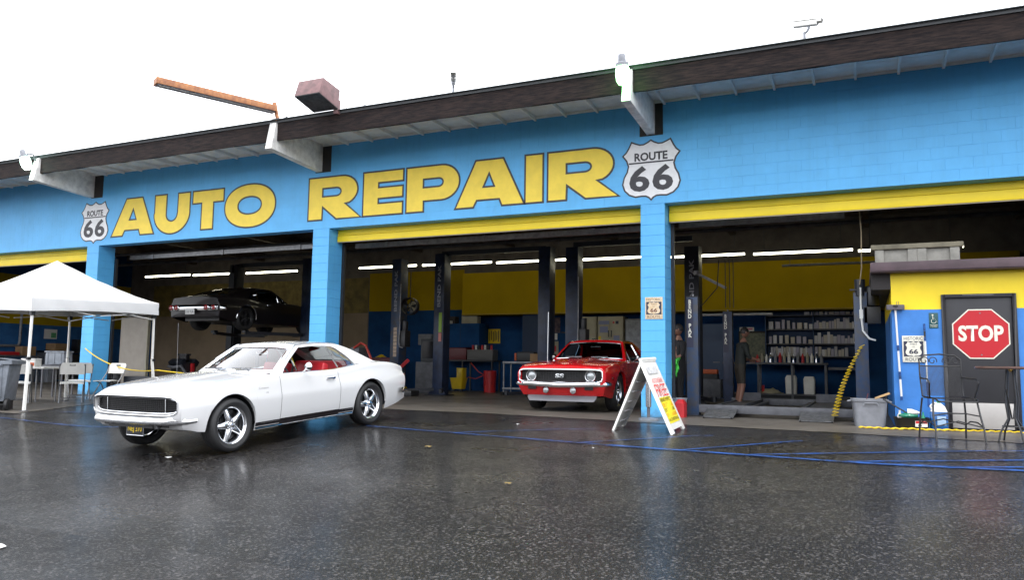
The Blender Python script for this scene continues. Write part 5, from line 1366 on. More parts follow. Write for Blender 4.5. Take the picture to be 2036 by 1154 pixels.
# ------------------------------------------------------------------ two-post lifts
def lift_post(loc, rz, Hh, label, body=None, pack=False, txt=True, stick=False):
    t = thing('lift_post', label, 'car lift', loc, rz, 'two-post lift columns')
    m = body or LIFT
    MB().box(-.19,.19,-.02,0,0,Hh).box(-.19,-.165,0,.30,0,Hh).box(.165,.19,0,.30,0,Hh).box(-.165,-.06,.28,.30,0,Hh).box(.06,.165,.28,.30,0,Hh).build('column', m, t, bevel=.006)
    MB().box(-.16,.16,.0,.26,.75,1.7).build('carriage', LIFTK, t)
    MB().box(-.32,.32,-.22,.42,0,.022).build('base_plate', LIFTK, t); 
    for s in (-.27,.27): MB().prism([(0,0),(.0,.22),(-.16 if s < 0 else .16,0)], .015, lambda u, v, w: (s*.7+u, -.02+w, .022+v)).build('gusset', m, t)
    for s in (-1, 1): MB().bar((s*.10,.1,.18),(s*.75,-.75,.14),.10,.09).cyl((s*.75,-.75,.10),(s*.75,-.75,.22),.06,10).build('swing_arm', LIFTK, t)
    MB().box(-.14,.14,.30,.36,.4,Hh-.3).build('cable_cover', LIFTK, t)
    if pack:
        MB().box(.20,.44,-.02,.22,1.45,1.95).cyl((.32,.1,1.95),(.32,.1,2.25),.09,14).build('power_unit', BLACKM, t, bevel=.01)
        MB().tube([(.22,-.03,3.4),(.22,-.03,2.0),(.22,-.06,1.6),(.28,-.08,1.45),(.4,-.06,1.42)],.016,8).build('conduit', GALV, t, True)
    if txt:
        text('post_lettering', 'BEND PAK', mat('dim_white_lettering',(.30,.31,.34),.6), t, (0,-.023,Hh-1.0), (0,0,1), (-1,0,0), 1.3, .13, bold=.03)
    if stick:
        for k in range(8): MB().box(-.05,.09,-.026,-.022,1.15+.115*k,1.25+.115*k).build('warning_label', mat('peach_label',(.50,.38,.27),.6,var=.3,vscale=30), t)
    return t
lift_post((-13.24, 6.2, 0), R(-12), 4.2, 'navy lift column with a stack of peach warning labels and a motor box', LIFTB, True, True, True)
lift_post((-11.75, 6.3, 0), R(-10), 4.32, 'dark lift column left of the red coupe with green and pink stickers', LIFT, False, True)
MB().box(-11.72,-11.62,6.24,6.25,1.9,2.5).build('inspection_sticker', mat('lime_sticker',(.25,.40,.05),.6), None); tag(bpy.data.objects['inspection_sticker'], 'lime and pink sticker on the dark lift column left of the red coupe', 'sticker')
MB().box(-11.72,-11.62,6.238,6.239,1.62,1.88).build('sticker_lower_half', mat('pink_sticker',(.5,.18,.14),.6), bpy.data.objects['inspection_sticker'])
lift_post((-8.30, 6.3, 0), R(-8), 4.35, 'dark lift column behind the left front wing of the red coupe', LIFT, False, False)
lift_post((-7.35, 6.0, 0), R(-8), 4.25, 'dark lift column behind the windscreen of the red coupe', LIFT, True, False)
lift_post((-4.03, 6.0, 0), R(-5), 4.1, 'tall dark lift column with faint vertical lettering behind the four-post lift', LIFTK, False, True)
lift_post((-20.15, 6.7, 0), R(180-8), 4.35, 'dark lift column beyond the raised black coupe', LIFTK, False, True)
lift_post((-16.85, 6.3, 0), R(-8), 4.4, 'dark lift column left of the middle blue column', LIFT, False, False)
lift_post((-16.2, 5.8, 0), R(-8), 4.3, 'dark lift column mostly hidden behind the middle blue column', LIFT, False, False)
for x0, x1, y in ((-20.15,-16.85,6.5), (-11.75,-8.3,6.3), (-7.35,-4.03,6.0)):
    tag(MB().bar((x0,y+.15,4.33),(x1,y+.15,4.33),.10,.14).build('lift_crossbar', LIFTK, None), 'dark overhead crossbar joining two lift columns near x %d' % round(x0) if False else {-20.15:'dark overhead crossbar of the lift holding the black coupe', -11.75:'dark overhead crossbar left of the red coupe', -7.35:'dark overhead crossbar above the red coupe'}[x0], 'crossbar')
# arms under the black coupe
for y in (4.6, 6.9):
    for sx_, (xa, ya), xb in (('left',(-20.0,6.5),-19.1), ('right',(-16.95,6.3),-17.8)):
        tag(MB().bar((xa,ya,1.84),(xb,y,1.84),.11,.10).bar((xb,y,1.84),(xb,y,1.93),.15).build('raised_lift_beam', LIFTK, None), 'dark raised lift beam under the %s end of the black coupe, %s of its pair' % ('tail' if y < 5 else 'nose', sx_), 'lift beam', 'raised lift beams under the black coupe')

# ------------------------------------------------------------------ four-post drive-on lift in the right bay
t = thing('four_post_lift', 'low drive-on lift with two grey runways and blue posts in the right bay', 'car lift', (-1.55, .55, 0))
bx, by = -1.55, .55
def P4(x, y, Hh, lab, m):
    p = MB().box(x-.11,x+.11,y-.0,y+.012,0,Hh).box(x-.11,x-.098,y+.012,y+.20,0,Hh).box(x+.098,x+.11,y+.012,y+.20,0,Hh).build('post', m, t, bevel=.004)
    MB().box(x-.2,x+.2,y-.08,y+.28,0,.018).build('base_plate', LIFTK, p)
    MB().box(x-.115,x+.115,y-.004,y+.21,Hh+.002,Hh+.02).build('post_cap', BLACKM, p)
    MB().cyl((x,y+.1,Hh+.02),(x,y+.1,Hh+.07),.02,8).build('cable_nut', STEEL, p)
    if lab:
        MB().box(x-.105,x+.02,y-.006,y-.0015,Hh-.98,Hh-.03).build('name_strip', SIGNNAVY, p)
        text('post_lettering', 'BEND PAK', SIGNWHITE, p, (x-.043,y-.007,Hh-.42), (1,0,0), (0,0,1), .075, .74, bold=.04, vertical=True)
    return p
for x in (-3.03-bx, -.03-bx):
    for y in (1.0-by, 5.3-by):
        P4(x, y, 2.30, x < 0, LIFTB if y < 1 else LIFT)
for x0, x1 in ((-2.73,-2.21),(-1.06,-.52)):
    r = MB().box(x0-bx,x1-bx,1.12-by,5.2-by,.10,.17).box(x0-bx,x0+.03-bx,1.12-by,5.2-by,.171,.20).box(x1-.03-bx,x1-bx,1.12-by,5.2-by,.171,.20).build('runway', STEELP, t, bevel=.006)
    MB().box(x0+.03-bx,x1-.03-bx,5.05-by,5.09-by,.171,.36).build('wheel_stop', STEELP, r)
    MB().prism([(.42-by,.012),(.42-by,.02),(1.10-by,.175),(1.10-by,.15)], x1-x0+.03, lambda u, v, w: (x0-.015-bx+w, u, v)).build('ramp', mat('checker_plate',(.20,.205,.215),.40,.6,var=.4,vscale=14,bump=.5,bscale=70), t, bevel=.003)
    for s in (x0, x1-.02): MB().cyl((s-bx,.40-by,.02),(s+.03-bx,.40-by,.02),.018,10).build('ramp_wheel', BLACK, t)
for y in (1.02, 5.25): MB().box(-2.95-bx,-.12-bx,y-by,y+.16-by,.07,.22).build('crossbeam', STEELP, t, bevel=.006)
for x in (-2.1, -1.15): MB().box(x-.03-bx,x+.03-bx,1.2-by,5.2-by,.10,.16).build('inner_rail', STEELP, t)
MB().box(.02-bx,.30-bx,1.0-by,1.25-by,1.75,2.05).lathe([(.001,0),(.11,0),(.12,.05),(.12,.32),(.10,.36),(.001,.36)], (.16-bx,1.12-by,2.07), (0,0,1), 16).build('power_unit', BLACK, t, bevel=.01)
MB().tube([(-.02-bx,.97-by,2.4),(-.02-bx,.97-by,1.9),(.0-bx,.96-by,1.62),(.10-bx,.95-by,1.48),(.2-bx,.97-by,1.45)],.018,8).cbox((-.02-bx,.975-by,1.92),(.06,.05,.16)).build('power_conduit', PAPER, t, True, ang=30)
MB().bar((-.08-bx,.98-by,2.36),(-.2-bx,.98-by,2.36),.03).cyl((-.03-bx,1.05-by,2.25),(-.03-bx,1.05-by,2.55),.09,12).build('lock_arm', LIFTK, t)
# coiled air hose
pts = []
a0, c0 = Vector((-.02, .92, 1.36)), Vector((-.50, .85, .10))
NC = 22
for i in range(NC*10+1):
    f = i/(NC*10); a = 2*math.pi*NC*f; p = a0+(c0-a0)*f; r_ = .036+.022*f
    pts.append((p.x+r_*math.cos(a)-.06*math.sin(math.pi*f), p.y+r_*math.sin(a)*.8, p.z+.012*math.cos(a)))
tag(MB().tube(pts, .0065, 5).build('coiled_air_hose', YPL, None, True), 'yellow coiled air hose hanging down from the right lift post', 'hose')
tag(MB().tube([(-.03,.9,5.2),(-.02,.9,4.2),(.02,.9,3.4),(.01,.9,2.75),(-.03,.95,2.45)],.012,6).tube([(-.02,.9,4.25),(-.06,.9,4.12),(-.10,.9,4.02)],.008,6)
    .build('ceiling_rope', mat('tan_cord',(.30,.24,.15),.7), None, True), 'tan cord hanging in the right bay down to the lift post', 'cord')
tag(MB().tube([(-3.30,.55,3.95),(-3.31,.57,2.6),(-3.28,.56,1.2),(-3.29,.56,.45)],.010,6).build('red_air_line', REDRUB, None, True), 'thin red air line hanging along the right blue column', 'hose')
t = thing('wall_fan_arm', 'grey pipe arm bracket on the tall lift column in the right bay', 'bracket', (-3.85, 5.7, 3.35)); MB().bar((0,0,0),(.75,-.1,-.42),.06).cyl((0,0,-.05),(0,0,.06),.07,10).build('arm', GALV, t)
tag(MB().tube([(-3.05,5.2,3.6),(-3.05,5.2,2.4)],.012,6).tube([(-2.95,5.2,3.6),(-2.95,5.2,2.4)],.012,6).tube([(-2.86,5.2,3.6),(-2.86,5.2,2.4)],.012,6).tube([(-3.2,5.2,3.6),(-3.25,5.2,2.9),(-3.6,5.2,2.5),(-3.75,5.2,2.4)],.014,6).build('hydraulic_lines', BLACK, None, True), 'black hydraulic lines above the rear post of the drive-on lift', 'hoses')

# ------------------------------------------------------------------ shelves full of boxed parts on the back wall of the right bay
sh = thing('parts_shelves', 'dark blue wall shelves lined with white parts boxes behind the lift', 'shelves', (-2.7, 10.55, 0))
SHB = mat('shelf_blue',(.02,.05,.12),.6)
for z in (1.32, 1.70, 2.14, 2.56): MB().box(0,2.72,0,.40,z-.03,z).build('shelf', STEELP, sh)
for x in (-.03, 1.33, 2.72): MB().box(x,x+.03,0,.40,1.28,2.66).build('upright', SHB, sh)
MB().box(0,2.72,.402,.41,1.28,2.66).build('back_panel', SHB, sh)
bxm = MB().box(0,1,0,1,0,1).mesh('box', bevel=.02, seg=1)
pal = [mat('pale_box_%s' % n, c, .6) for n, c in (('grey',(.42,.41,.44)),('white',(.55,.54,.56)),('lilac',(.36,.34,.42)),('cream',(.46,.42,.36)))]
bmesh_v = []
for m in pal:
    q = bxm.copy(); q.materials.append(m); bmesh_v.append(q)
ORD = ['first','second','third','fourth','fifth','sixth','seventh','eighth','ninth','tenth','eleventh','twelfth','thirteenth','fourteenth','fifteenth','sixteenth','seventeenth','eighteenth','nineteenth','twentieth','last']
def row(x0, x1, z, y, w0, w1, h0, h1, gap, dens=1.0, lab='white parts boxes'):
    x = x0; kk = 0
    while x < x1:
        w = random.uniform(w0, w1); h = random.uniform(h0, h1)
        if random.random() < dens:
            o = put('parts_box', random.choice(bmesh_v), None, None, (x, y+random.uniform(0,.03), z+.001), (0,0,R(random.uniform(-3,3))), (w, .16, h))
            tag(o, lab+', '+ORD[min(kk,20)]+' from the left', 'box', 'boxed parts on the wall shelves'); kk += 1
        x += w+random.uniform(*gap)
row(-2.62,-1.42,2.141,10.6,.08,.14,.14,.30,(.03,.07), lab='white box on the second shelf down, left half')
row(-1.33,-.02,2.141,10.6,.05,.10,.15,.34,(.0,.012), lab='white box on the second shelf down, right half')
row(-2.62,-1.42,1.701,10.6,.07,.13,.12,.30,(.03,.08), lab='white box on the third shelf down, left half')
row(-1.33,-.02,1.701,10.6,.05,.10,.14,.36,(.0,.012), lab='white box on the third shelf down, right half')
row(-2.58,-1.42,1.321,10.62,.05,.10,.22,.30,(.0,.012), lab='cream box on the lowest shelf, left half')
row(-1.33,-.45,1.321,10.62,.05,.09,.18,.30,(.0,.03), lab='cream box on the lowest shelf, right half')
row(-1.6,-.02,2.561,10.6,.06,.16,.08,.10,(.01,.06), lab='flat box on the top shelf under the bulkhead')
# work bench with bottles
wb = thing('work_bench', 'long grey steel work bench with a lower shelf behind the drive-on lift', 'bench', (-3.9, 9.85, 0))
MB().box(0,2.95,0,.62,1.06,1.12).build('bench_top', STEELP, wb, bevel=.01); MB().box(.1,2.9,.05,.6,.16,.20).build('lower_shelf', STEELP, wb); MB().box(2.96,4.0,.1,.62,.92,1.0).build('side_shelf', STEELP, wb)
for x in (.05, 1.0, 1.95, 2.86):
    for y in (.03, .54): MB().box(x,x+.06,y,y+.06,0,1.058).build('leg', STEELP, wb)
MB().box(.05,3.9,.30,.36,.0,.16).build('kick_board', LIFTK, wb)
cols = [(RED,'red'),(WHITE_P,'white'),(GREYPL,'grey'),(CREAM,'cream'),(ALU,'silver')]
for i in range(15):
    m, nme = cols[(i*3) % 5]; x = -2.9+.127*i
    o = MB().lathe([(.001,0),(.045,.002),(.045,.19),(.02,.24),(.02,.28),(.001,.28)],(0,0,0),(0,0,1),10).build('fluid_bottle', m, None, True, loc=(x,10.0+.05*(i % 3),1.121)); o.scale = (1,1,random.uniform(.8,1.25))
    tag(o, '%s fluid bottle, %s from the left in the row on the bench' % (nme, ORD[i]), 'bottle', 'fluid bottles on the work bench')
for i,(x,h) in enumerate(((-2.22,.55),(-1.72,.52))):
    tag(MB().grid([rr(.15,.13,0,.04),rr(.16,.14,h*.85,.05),rr(.12,.1,h,.05)],True).add(rr(.12,.1,h,.05),[tuple(range(24))]).build('fluid_drum', WHITE_P, None, True, ang=35, loc=(x+.25,10.15,.201)), 'white plastic drum under the bench, %s of two' % ('left' if i == 0 else 'right'), 'drum')
simple('rag_pile', MB().grid([[(-.35+.7*i/10,-.2+.4*j/6,max(0,.16*math.sin(math.pi*i/10)*math.sin(math.pi*j/6)+random.uniform(-.02,.02))) for i in range(11)] for j in range(7)]), CREAM, 'heap of cream rags on the lower bench shelf', 'rags', (-2.55,10.1,.202), smooth=True)
simple('spray_can', MB().cyl((0,0,0),(0,0,.24),.04,10), RED, 'red can beside the rags under the bench', 'can', (-2.75,10.0,.2))
t = thing('wall_map', 'greenish wall map in a dark frame left of the shelves', 'map', (-3.15,10.98,1.68)); MB().box(-.42,.42,-.02,0,-.5,.42).build('frame', DARKWOOD, t); MB().box(-.39,.39,-.026,-.021,-.47,.36).build('map_sheet', mat('map_print',(.20,.20,.13),.6,col2=(.09,.11,.08),vscale=14), t)
t = thing('notice', 'small pink and white notice above the wall map', 'notice', (-3.32,10.96,2.16)); MB().box(-.22,.22,-.02,0,-.06,.06).build('sheet', PAPER, t); MB().box(-.18,.18,-.024,-.021,-.02,.03).build('print_band', mat('pink_print',(.55,.12,.22),.6), t)
t = thing('tool_cabinet', 'dark blue cabinet behind the lift posts in the right bay', 'cabinet', (-4.15,10.3,0)); MB().box(-.42,.42,0,.6,0,2.3).build('cabinet_body', mat('cabinet_blue',(.03,.06,.13),.45), t, bevel=.01); MB().box(-.38,.38,-.02,-.002,.05,2.25).build('cabinet_door', MATS['cabinet_blue'], t, bevel=.006); MB().box(-.1,.1,-.035,-.021,1.1,1.12).build('handle', STEEL, t)
t = thing('tool_box', 'orange topped tool box standing on a grey cart', 'tool box', (-4.0,8.2,.62)); MB().box(-.25,.25,-.15,.15,.0,.14).build('lower_tray', BLACK, t); MB().box(-.24,.24,-.14,.14,.142,.27).build('lid', ORANGE, t, bevel=.02)
t = thing('tool_cart', 'grey steel cart under the orange tool box', 'cart', (-4.0,8.2,0)); MB().box(-.34,.34,-.22,.22,.1,.615).build('cart_body', STEELP, t, bevel=.01)
for s in (-.28,.28): MB().cyl((s,-.2,.05),(s,-.16,.05),.05,10).build('caster', BLACK, t)
for i in range(3): tag(MB().cyl((-4.75+.1*i,9.0,0),(-4.70+.13*i,9.3,1.6+.1*i),.03,8).build('plastic_pipe', PAPER, None), ('left','middle','right')[i]+'most of three pale pipes leaning by the blue cabinet' if i != 1 else 'middle of three pale pipes leaning by the blue cabinet', 'pipe')
simple('bucket', MB().lathe([(.001,0),(.12,0),(.155,.33),(.16,.33),(.16,.35),(.15,.35),(.115,.02),(.001,.02)],(0,0,0),(0,0,1),20), GREYPL, 'grey bucket behind the sandwich board at the lift post', 'bucket', (-3.22,.62,0), smooth=True, ang=30)
simple('gas_can', MB().grid([rr(.09,.14,0,.03),rr(.09,.14,.26,.03),rr(.05,.07,.33,.03)],True).add(rr(.05,.07,.33,.03),[tuple(range(24))]), RED, 'red can in front of the grey bucket', 'can', (-3.14,.42,0), smooth=True, ang=35)

# ------------------------------------------------------------------ back of the middle bay
t = thing('wall_cabinet', 'blue wall cabinet with clutter on top in the middle bay', 'cabinet', (-13.1,10.55,1.55)); MB().box(-.75,.75,-.35,.4,0,.85).build('cabinet_body', BLUE_IN, t, bevel=.01); MB().box(-.005,.005,-.356,-.351,.02,.83).build('door_gap', BLACK, t)
for i,(x,w,h,m,l) in enumerate(((-.55,.35,.10,PAPER,'white flat carton at the left on the blue wall cabinet'),(-.40,.25,.26,DARKWOOD,'dark lumpy carton on the blue wall cabinet'),(.30,.62,.28,CREAM,'cream carton at the right on the blue wall cabinet'))):
    simple('carton', MB().box(-w/2,w/2,-.15,.15,0,h), m, l, 'carton', (-13.1+x,10.45-.2*(i == 0),2.401 if i != 1 else 2.401), bevel=.008)
t = thing('tool_board', 'yellow wall board hung with dark tools', 'tool board', (-12.15,10.97,1.97)); MB().box(-.27,.27,-.02,0,-.26,.26).build('board', YPL, t)
for i in range(7): MB().box(-.22+.07*i,-.195+.07*i,-.04,-.021,-.2+.03*(i % 3),.2-.04*(i % 2)).build('hung_tool', BLACKM, t)
t = thing('parts_table', 'black bench with red and grey bins on it in the middle bay', 'bench', (-12.75,10.2,0)); MB().box(-1.3,1.15,-.35,.35,1.05,1.10).build('bench_top', BLACKM, t)
for x in (-1.2,-.1,1.05):
    for y in (-.3,.3): MB().box(x,x+.05,y-.025,y+.025,0,1.05).build('leg', BLACKM, t)
simple('tool_chest', MB().box(-.62,.62,-.22,.22,0,.42), mat('dark_red_chest',(.13,.02,.025),.4), 'dark red tool chest on the black bench', 'chest', (-13.3,10.1,1.101), bevel=.02)
simple('parts_bin', MB().box(-.5,.5,-.22,.22,0,.36), mat('dim_grey_bin',(.12,.12,.12),.5), 'grey parts bin on the black bench beside the red chest', 'bin', (-12.15,10.1,1.101), bevel=.02)
for i in range(7):
    m, nme = [(RED,'red'),(PAPER,'white'),(BLACK,'black')][i % 3]
    o = tag(MB().cyl((0,0,0),(0,0,.16),.04,10).build('spray_can', m, None, loc=(-12.5+.12*i,10.05,1.462)), '%s spray can on the grey parts bin, %s from the left' % (nme, ORD[i]), 'can', 'spray cans on the grey bin')
simple('waste_can', MB().lathe([(.001,0),(.20,0),(.22,.72),(.20,.74),(.001,.74)],(0,0,0),(0,0,1),20), RED, 'red waste can on the floor by the dark pillar', 'can', (-11.65,9.7,0), smooth=True, ang=30)
t = thing('mop_bucket', 'yellow mop bucket with wringer under the black bench', 'bucket', (-12.8,9.6,0)); MB().grid([rr(.2,.16,.1),rr(.26,.2,.48)],True).build('bucket', YPL, t, True, ang=35); MB().box(-.02,.22,-.14,.14,.48,.82).box(.0,.2,-.16,-.141,.3,.8).build('wringer', YPL, t, bevel=.02)
for s in (-.15,.15): MB().cyl((s,-.14,.05),(s,-.10,.05),.05,10).build('caster', BLACK, t)
tag(MB().tube([(-12.5,9.9,1.0),(-12.2,9.9,.7),(-11.9,9.9,.55),(-11.8,9.9,.65),(-12.3,9.9,.45),(-12.6,9.9,.5)],.018,6).build('red_hose', REDRUB, None, True), 'red hose looped under the black bench', 'hose')
t = thing('service_cart', 'grey two-tier service cart left of the red coupe', 'cart', (-9.75,8.0,0))
MB().box(-.5,.6,-.3,.3,.98,1.05).build('top_tray', STEEL, t, bevel=.01); MB().box(-.5,.6,-.3,.3,.18,.24).build('lower_tray', STEEL, t, bevel=.01)
for x in (-.48,.56):
    for y in (-.28,.26): MB().box(x,x+.035,y,y+.035,.1,.98).build('leg', STEEL, t); MB().cyl((x,y,.05),(x+.03,y,.05),.05,10).build('caster', BLACK, t)
t = thing('tool_case', 'black hard case with orange end on the service cart', 'case', (-9.55,8.0,1.052)); MB().box(-.3,.3,-.16,.16,0,.30).build('case_body', BLACK, t, bevel=.05); MB().box(-.36,-.302,-.15,.15,.02,.26).build('end_cap', ORANGE, t, bevel=.01)
simple('carton', MB().box(-.14,.14,-.1,.1,0,.24), CARD, 'brown carton at the right end of the service cart', 'carton', (-9.2,7.85,1.052), bevel=.006)
simple('carton', MB().box(-.12,.12,-.1,.1,0,.3), CARD, 'brown carton on the lower tray of the service cart', 'carton', (-9.5,7.95,.242), bevel=.006)
t = thing('magazine_rack', 'wall rack of colourful leaflets in the middle bay', 'poster', (-10.0,10.97,2.2)); MB().box(-.42,.42,-.015,0,-.12,.42).build('sheet', mat('dark_collage',(.22,.14,.14),.6,col2=(.06,.05,.07),vscale=11), t); MB().box(-.30,.32,-.019,-.016,-.36,-.14).build('lower_sheet', PAPER, t)
t = thing('wall_notice', 'cream notice with a red emblem under the collage poster', 'notice', (-10.0,10.97,1.55)); MB().box(-.36,.36,-.012,0,-.42,.24).build('sheet', CREAM, t); MB().prism([(-.28,.0),(-.28,.2),(.28,.2),(.28,.0),(.16,.0),(0,.14),(-.16,.0)],.002,lambda u,v,w:(u,-.0125-w,v-.12)).build('red_emblem', RED, t)
t = thing('wall_monitor', 'small dark monitor with a pale frame between the lift columns', 'monitor', (-9.0,10.7,2.38)); MB().box(-.26,.26,-.04,.1,-.21,.21).build('monitor_case', WHITE_P, t, bevel=.012); MB().box(-.225,.225,-.046,-.041,-.175,.175).build('screen', SCREEN, t); MB().box(-.06,.06,.1,.29,-.1,.1).build('wall_bracket', BLACK, t)
simple('wall_shelf', MB().box(-.4,.35,-.12,.3,0,.04), BLACK, 'thin black shelf below the small monitor', 'shelf', (-9.0,10.68,2.06))
def locker(x, w, label, marks):
    t = thing('metal_cabinet', label, 'cabinet', (x,10.55,0)); MB().box(0,w,-.25,.42,0,2.58).build('cabinet_body', CREAM, t, bevel=.012)
    for k in range(2): MB().box(.03+k*w/2,w/2-.01+k*(w/2-.02),-.268,-.252,.06,2.54).build('cabinet_door', CREAM, t, bevel=.005)
    for k in (-.05,.05): MB().box(w/2+k-.012,w/2+k+.012,-.30,-.27,1.9,2.12).build('handle', BLACKM, t)
    for (u,z,a,b_,m) in marks: MB().box(u,u+a,-.275,-.2685,z,z+b_).build('sticker', m, t)
    return t
S1, S2, S3, S4 = SIGNNAVY, RED, mat('pale_blue_print',(.20,.22,.36),.6), YPL
locker(-8.85,.80,'cream metal cabinet with few stickers behind the red coupe',[(.05,2.3,.28,.06,S3),(.08,2.15,.25,.05,S3),(.66,1.55,.12,.3,S1),(.52,1.42,.10,.14,S1),(.40,1.45,.08,.08,S2)])
locker(-8.0,.86,'cream metal cabinet covered with stickers behind the red coupe',[(.04,2.32,.36,.12,S3),(.08,2.05,.28,.2,S3),(.62,2.33,.10,.10,S1),(.52,2.35,.06,.06,S2),(.03,1.65,.09,.28,S4),(.55,1.6,.2,.35,S3),(.25,1.5,.25,.12,S3),(.24,1.35,.14,.10,S1),(.55,1.35,.12,.09,S1)])
t = thing('glazed_cabinet', 'dark grey cabinet right of the cream cabinets', 'cabinet', (-7.08,10.55,0)); MB().box(0,.85,-.2,.42,0,2.5).build('cabinet_body', STEELP, t, bevel=.012); MB().box(.04,.81,-.22,-.202,.05,2.45).build('cabinet_door', STEEL, t, bevel=.005)
t = thing('wall_clock', 'round cream wall clock on the yellow band', 'clock', (-15.55,10.95,3.12)); MB().cyl((0,-.05,0),(0,0,0),.21,24).build('clock_case', BLACKM, t); MB().cyl((0,-.054,0),(0,-.051,0),.185,24).build('dial', CREAM, t); MB().bar((0,-.057,0),(.02,-.057,.13),.014,.004).bar((0,-.057,0),(.09,-.057,-.03),.014,.004).build('hand', BLACK, t)
t = thing('drum_fan', 'black drum fan hung beside the labelled lift column', 'fan', (-12.35,5.6,2.65)); t.scale = (.8,.8,.8); MB().lathe([(.30,-.16),(.33,-.14),(.33,.14),(.30,.16)],(0,0,0),(.2,-1,0),24).build('housing', BLACK, t, True)
for k in range(5):
    a = 2*math.pi*k/5; MB().add([(.04*math.cos(a),-.03,.04*math.sin(a)),(.27*math.cos(a-.25),-.05,.27*math.sin(a-.25)),(.27*math.cos(a+.35),.03,.27*math.sin(a+.35)),(.05*math.cos(a+.8),.02,.05*math.sin(a+.8))],[(0,1,2,3)]).build('blade', BLACK, t)
MB().cyl((0,0,.33),(0,.0,1.3),.02,6).build('hanger', BLACK, t)
t = thing('compressor_cabinet', 'dark blue machine cabinet with a white label behind the white coupe', 'machine', (-14.2,5.0,0)); MB().box(-.26,.30,-.3,.3,0,1.28).build('cabinet_body', mat('machine_blue',(.03,.05,.09),.45), t, bevel=.02); MB().box(-.16,.02,-.306,-.301,1.08,1.2).build('machine_label', PAPER, t); MB().box(.31,.62,-.2,.25,0,1.40).build('machine_column', STEELP, t, bevel=.02)
tag(MB().tube([(-13.75,4.8,1.38),(-13.45,4.7,1.52),(-13.2,4.6,1.45),(-12.95,4.5,1.1),(-12.75,4.4,.6),(-12.6,4.3,.1)],.035,8).build('red_hose', REDRUB, None, True), 'thick red hose arching from the dark machine behind the white coupe', 'hose')
t = thing('hose_reel', 'bundle of red hose hanging beside the middle blue column', 'hose', (-12.0,1.6,1.25))
for k in range(6): MB().tube([(.05*k-.12+.03*math.cos(a),-.02*k,.30*math.sin(a)+.05*(k % 2)) for a in [2*math.pi*i/20 for i in range(20)]] ,.012,6,True).build('hose_loop', REDRUB, t, True)
simple('red_tool_chest', MB().box(-.55,.55,-.3,.3,0,1.15), mat('dark_red_chest',(.13,.02,.025),.4), 'dark red rolling chest far behind the labelled lift column', 'chest', (-16.0,9.8,0), bevel=.02)
simple('yellow_cloth', MB().grid([[(-.2+.4*i/6,-.1+.2*j/4,.10*math.sin(math.pi*i/6)*math.sin(math.pi*j/4)+random.uniform(0,.03)) for i in range(7)] for j in range(5)]), YPL, 'crumpled yellow cloth on the dark red rolling chest', 'cloth', (-16.1,9.7,1.15), smooth=True)
simple('test_meter', MB().box(-.28,.28,-.1,.1,0,.4), GREYPL, 'grey meter box on the wall left of the labelled lift column', 'meter', (-14.9,10.85,1.65), bevel=.015)
t = thing('diagnostic_machine', 'tall grey diagnostic machine between the lift columns', 'machine', (-12.75,7.6,0)); MB().box(-.4,.4,-.3,.3,0,1.0).build('machine_body', STEELP, t, bevel=.02); MB().box(-.34,.34,-.1,.25,1.002,1.75).build('monitor', mat('machine_grey',(.06,.065,.07),.5), t, bevel=.02); MB().box(-.28,.28,-.106,-.101,1.12,1.66).build('screen', SCREEN, t)
tag(MB().bar((-12.55,5.9,1.05),(-12.95,5.4,.45),.09).build('jack_handle', RED, None), 'red jack handle slanting beside the labelled lift column', 'handle')
tag(MB().box(-.35,.35,-.22,.22,.0,.16).build('floor_jack', BLACKM, None, loc=(-12.2,5.2,0), bevel=.03), 'low black floor jack between the lift columns', 'jack')

# ------------------------------------------------------------------ left bays
t = thing('leaning_panel', 'tall pale panel standing in the left bay', 'panel', (-22.0,4.0,0)); MB().box(-.62,.62,-.04,.04,0,2.35).build('panel', PANELW, t, bevel=.01); MB().box(.622,.66,-.05,.05,0,2.36).build('edge_strip', CREAM, t)
t = thing('engine_block', 'black engine with intake on a stand in the left bay', 'engine', (-20.8,5.0,.45))
e = MB().cbox((0,0,.22),(.62,.5,.42)); e.build('block', BLACKM, t, bevel=.05)
for s in (-1,1): MB().cbox((0,0,0),(.6,.22,.2),Matrix.Translation((0,s*.26,.42)) @ Matrix.Rotation(R(-35*s),4,'X')).build('cylinder_head', LIFTK, t, bevel=.03)
MB().cyl((0,0,.5),(0,0,.66),.17,16).cyl((0,0,.66),(0,0,.72),.22,16).build('air_cleaner', BLACKM, t); MB().tube([(-.3,-.36,.3),(0,-.44,.26),(.3,-.38,.3),(.42,-.30,.1)],.05,8).build('exhaust_manifold', STEELP, t, True); MB().cyl((-.36,0,.15),(-.44,0,.15),.16,16).build('pulley', STEEL, t)
t = thing('engine_stand', 'dark stand with a red upright carrying the black engine', 'stand', (-20.8,5.0,0)); MB().bar((-.4,-.3,.06),(.5,-.3,.06),.07).bar((-.4,.3,.06),(.5,.3,.06),.07).bar((.4,-.3,.06),(.4,.3,.06),.07).box(-.3,.3,-.2,.2,.38,.445).bar((-.2,0,.06),(-.2,0,.4),.08).build('frame', BLACKM, t); MB().bar((.4,0,.06),(.4,0,.85),.09).build('upright', RED, t)
def tyre(loc, rz, label):
    t = thing('loose_tyre', label, 'tyre', loc, rz, 'loose tyres on the floor')
    MB().lathe([(.20,-.08),(.22,-.10),(.29,-.105),(.325,-.06),(.325,.06),(.29,.105),(.22,.10),(.20,.08)],(0,0,.33),(1,0,0),28).build('tread', RUBBER, t, True, ang=50); MB().lathe([(.20,-.05),(.15,-.03),(.04,.0),(.001,.0)],(0,0,.33),(1,0,0),20).build('rim', STEELP, t, True)
    return t
a = tyre((-19.3,4.7,0), R(70), 'loose tyre standing on the floor right of the black engine'); dup(a, None, (-21.9,3.3,0), R(60), 'loose tyre standing against the pale panel')
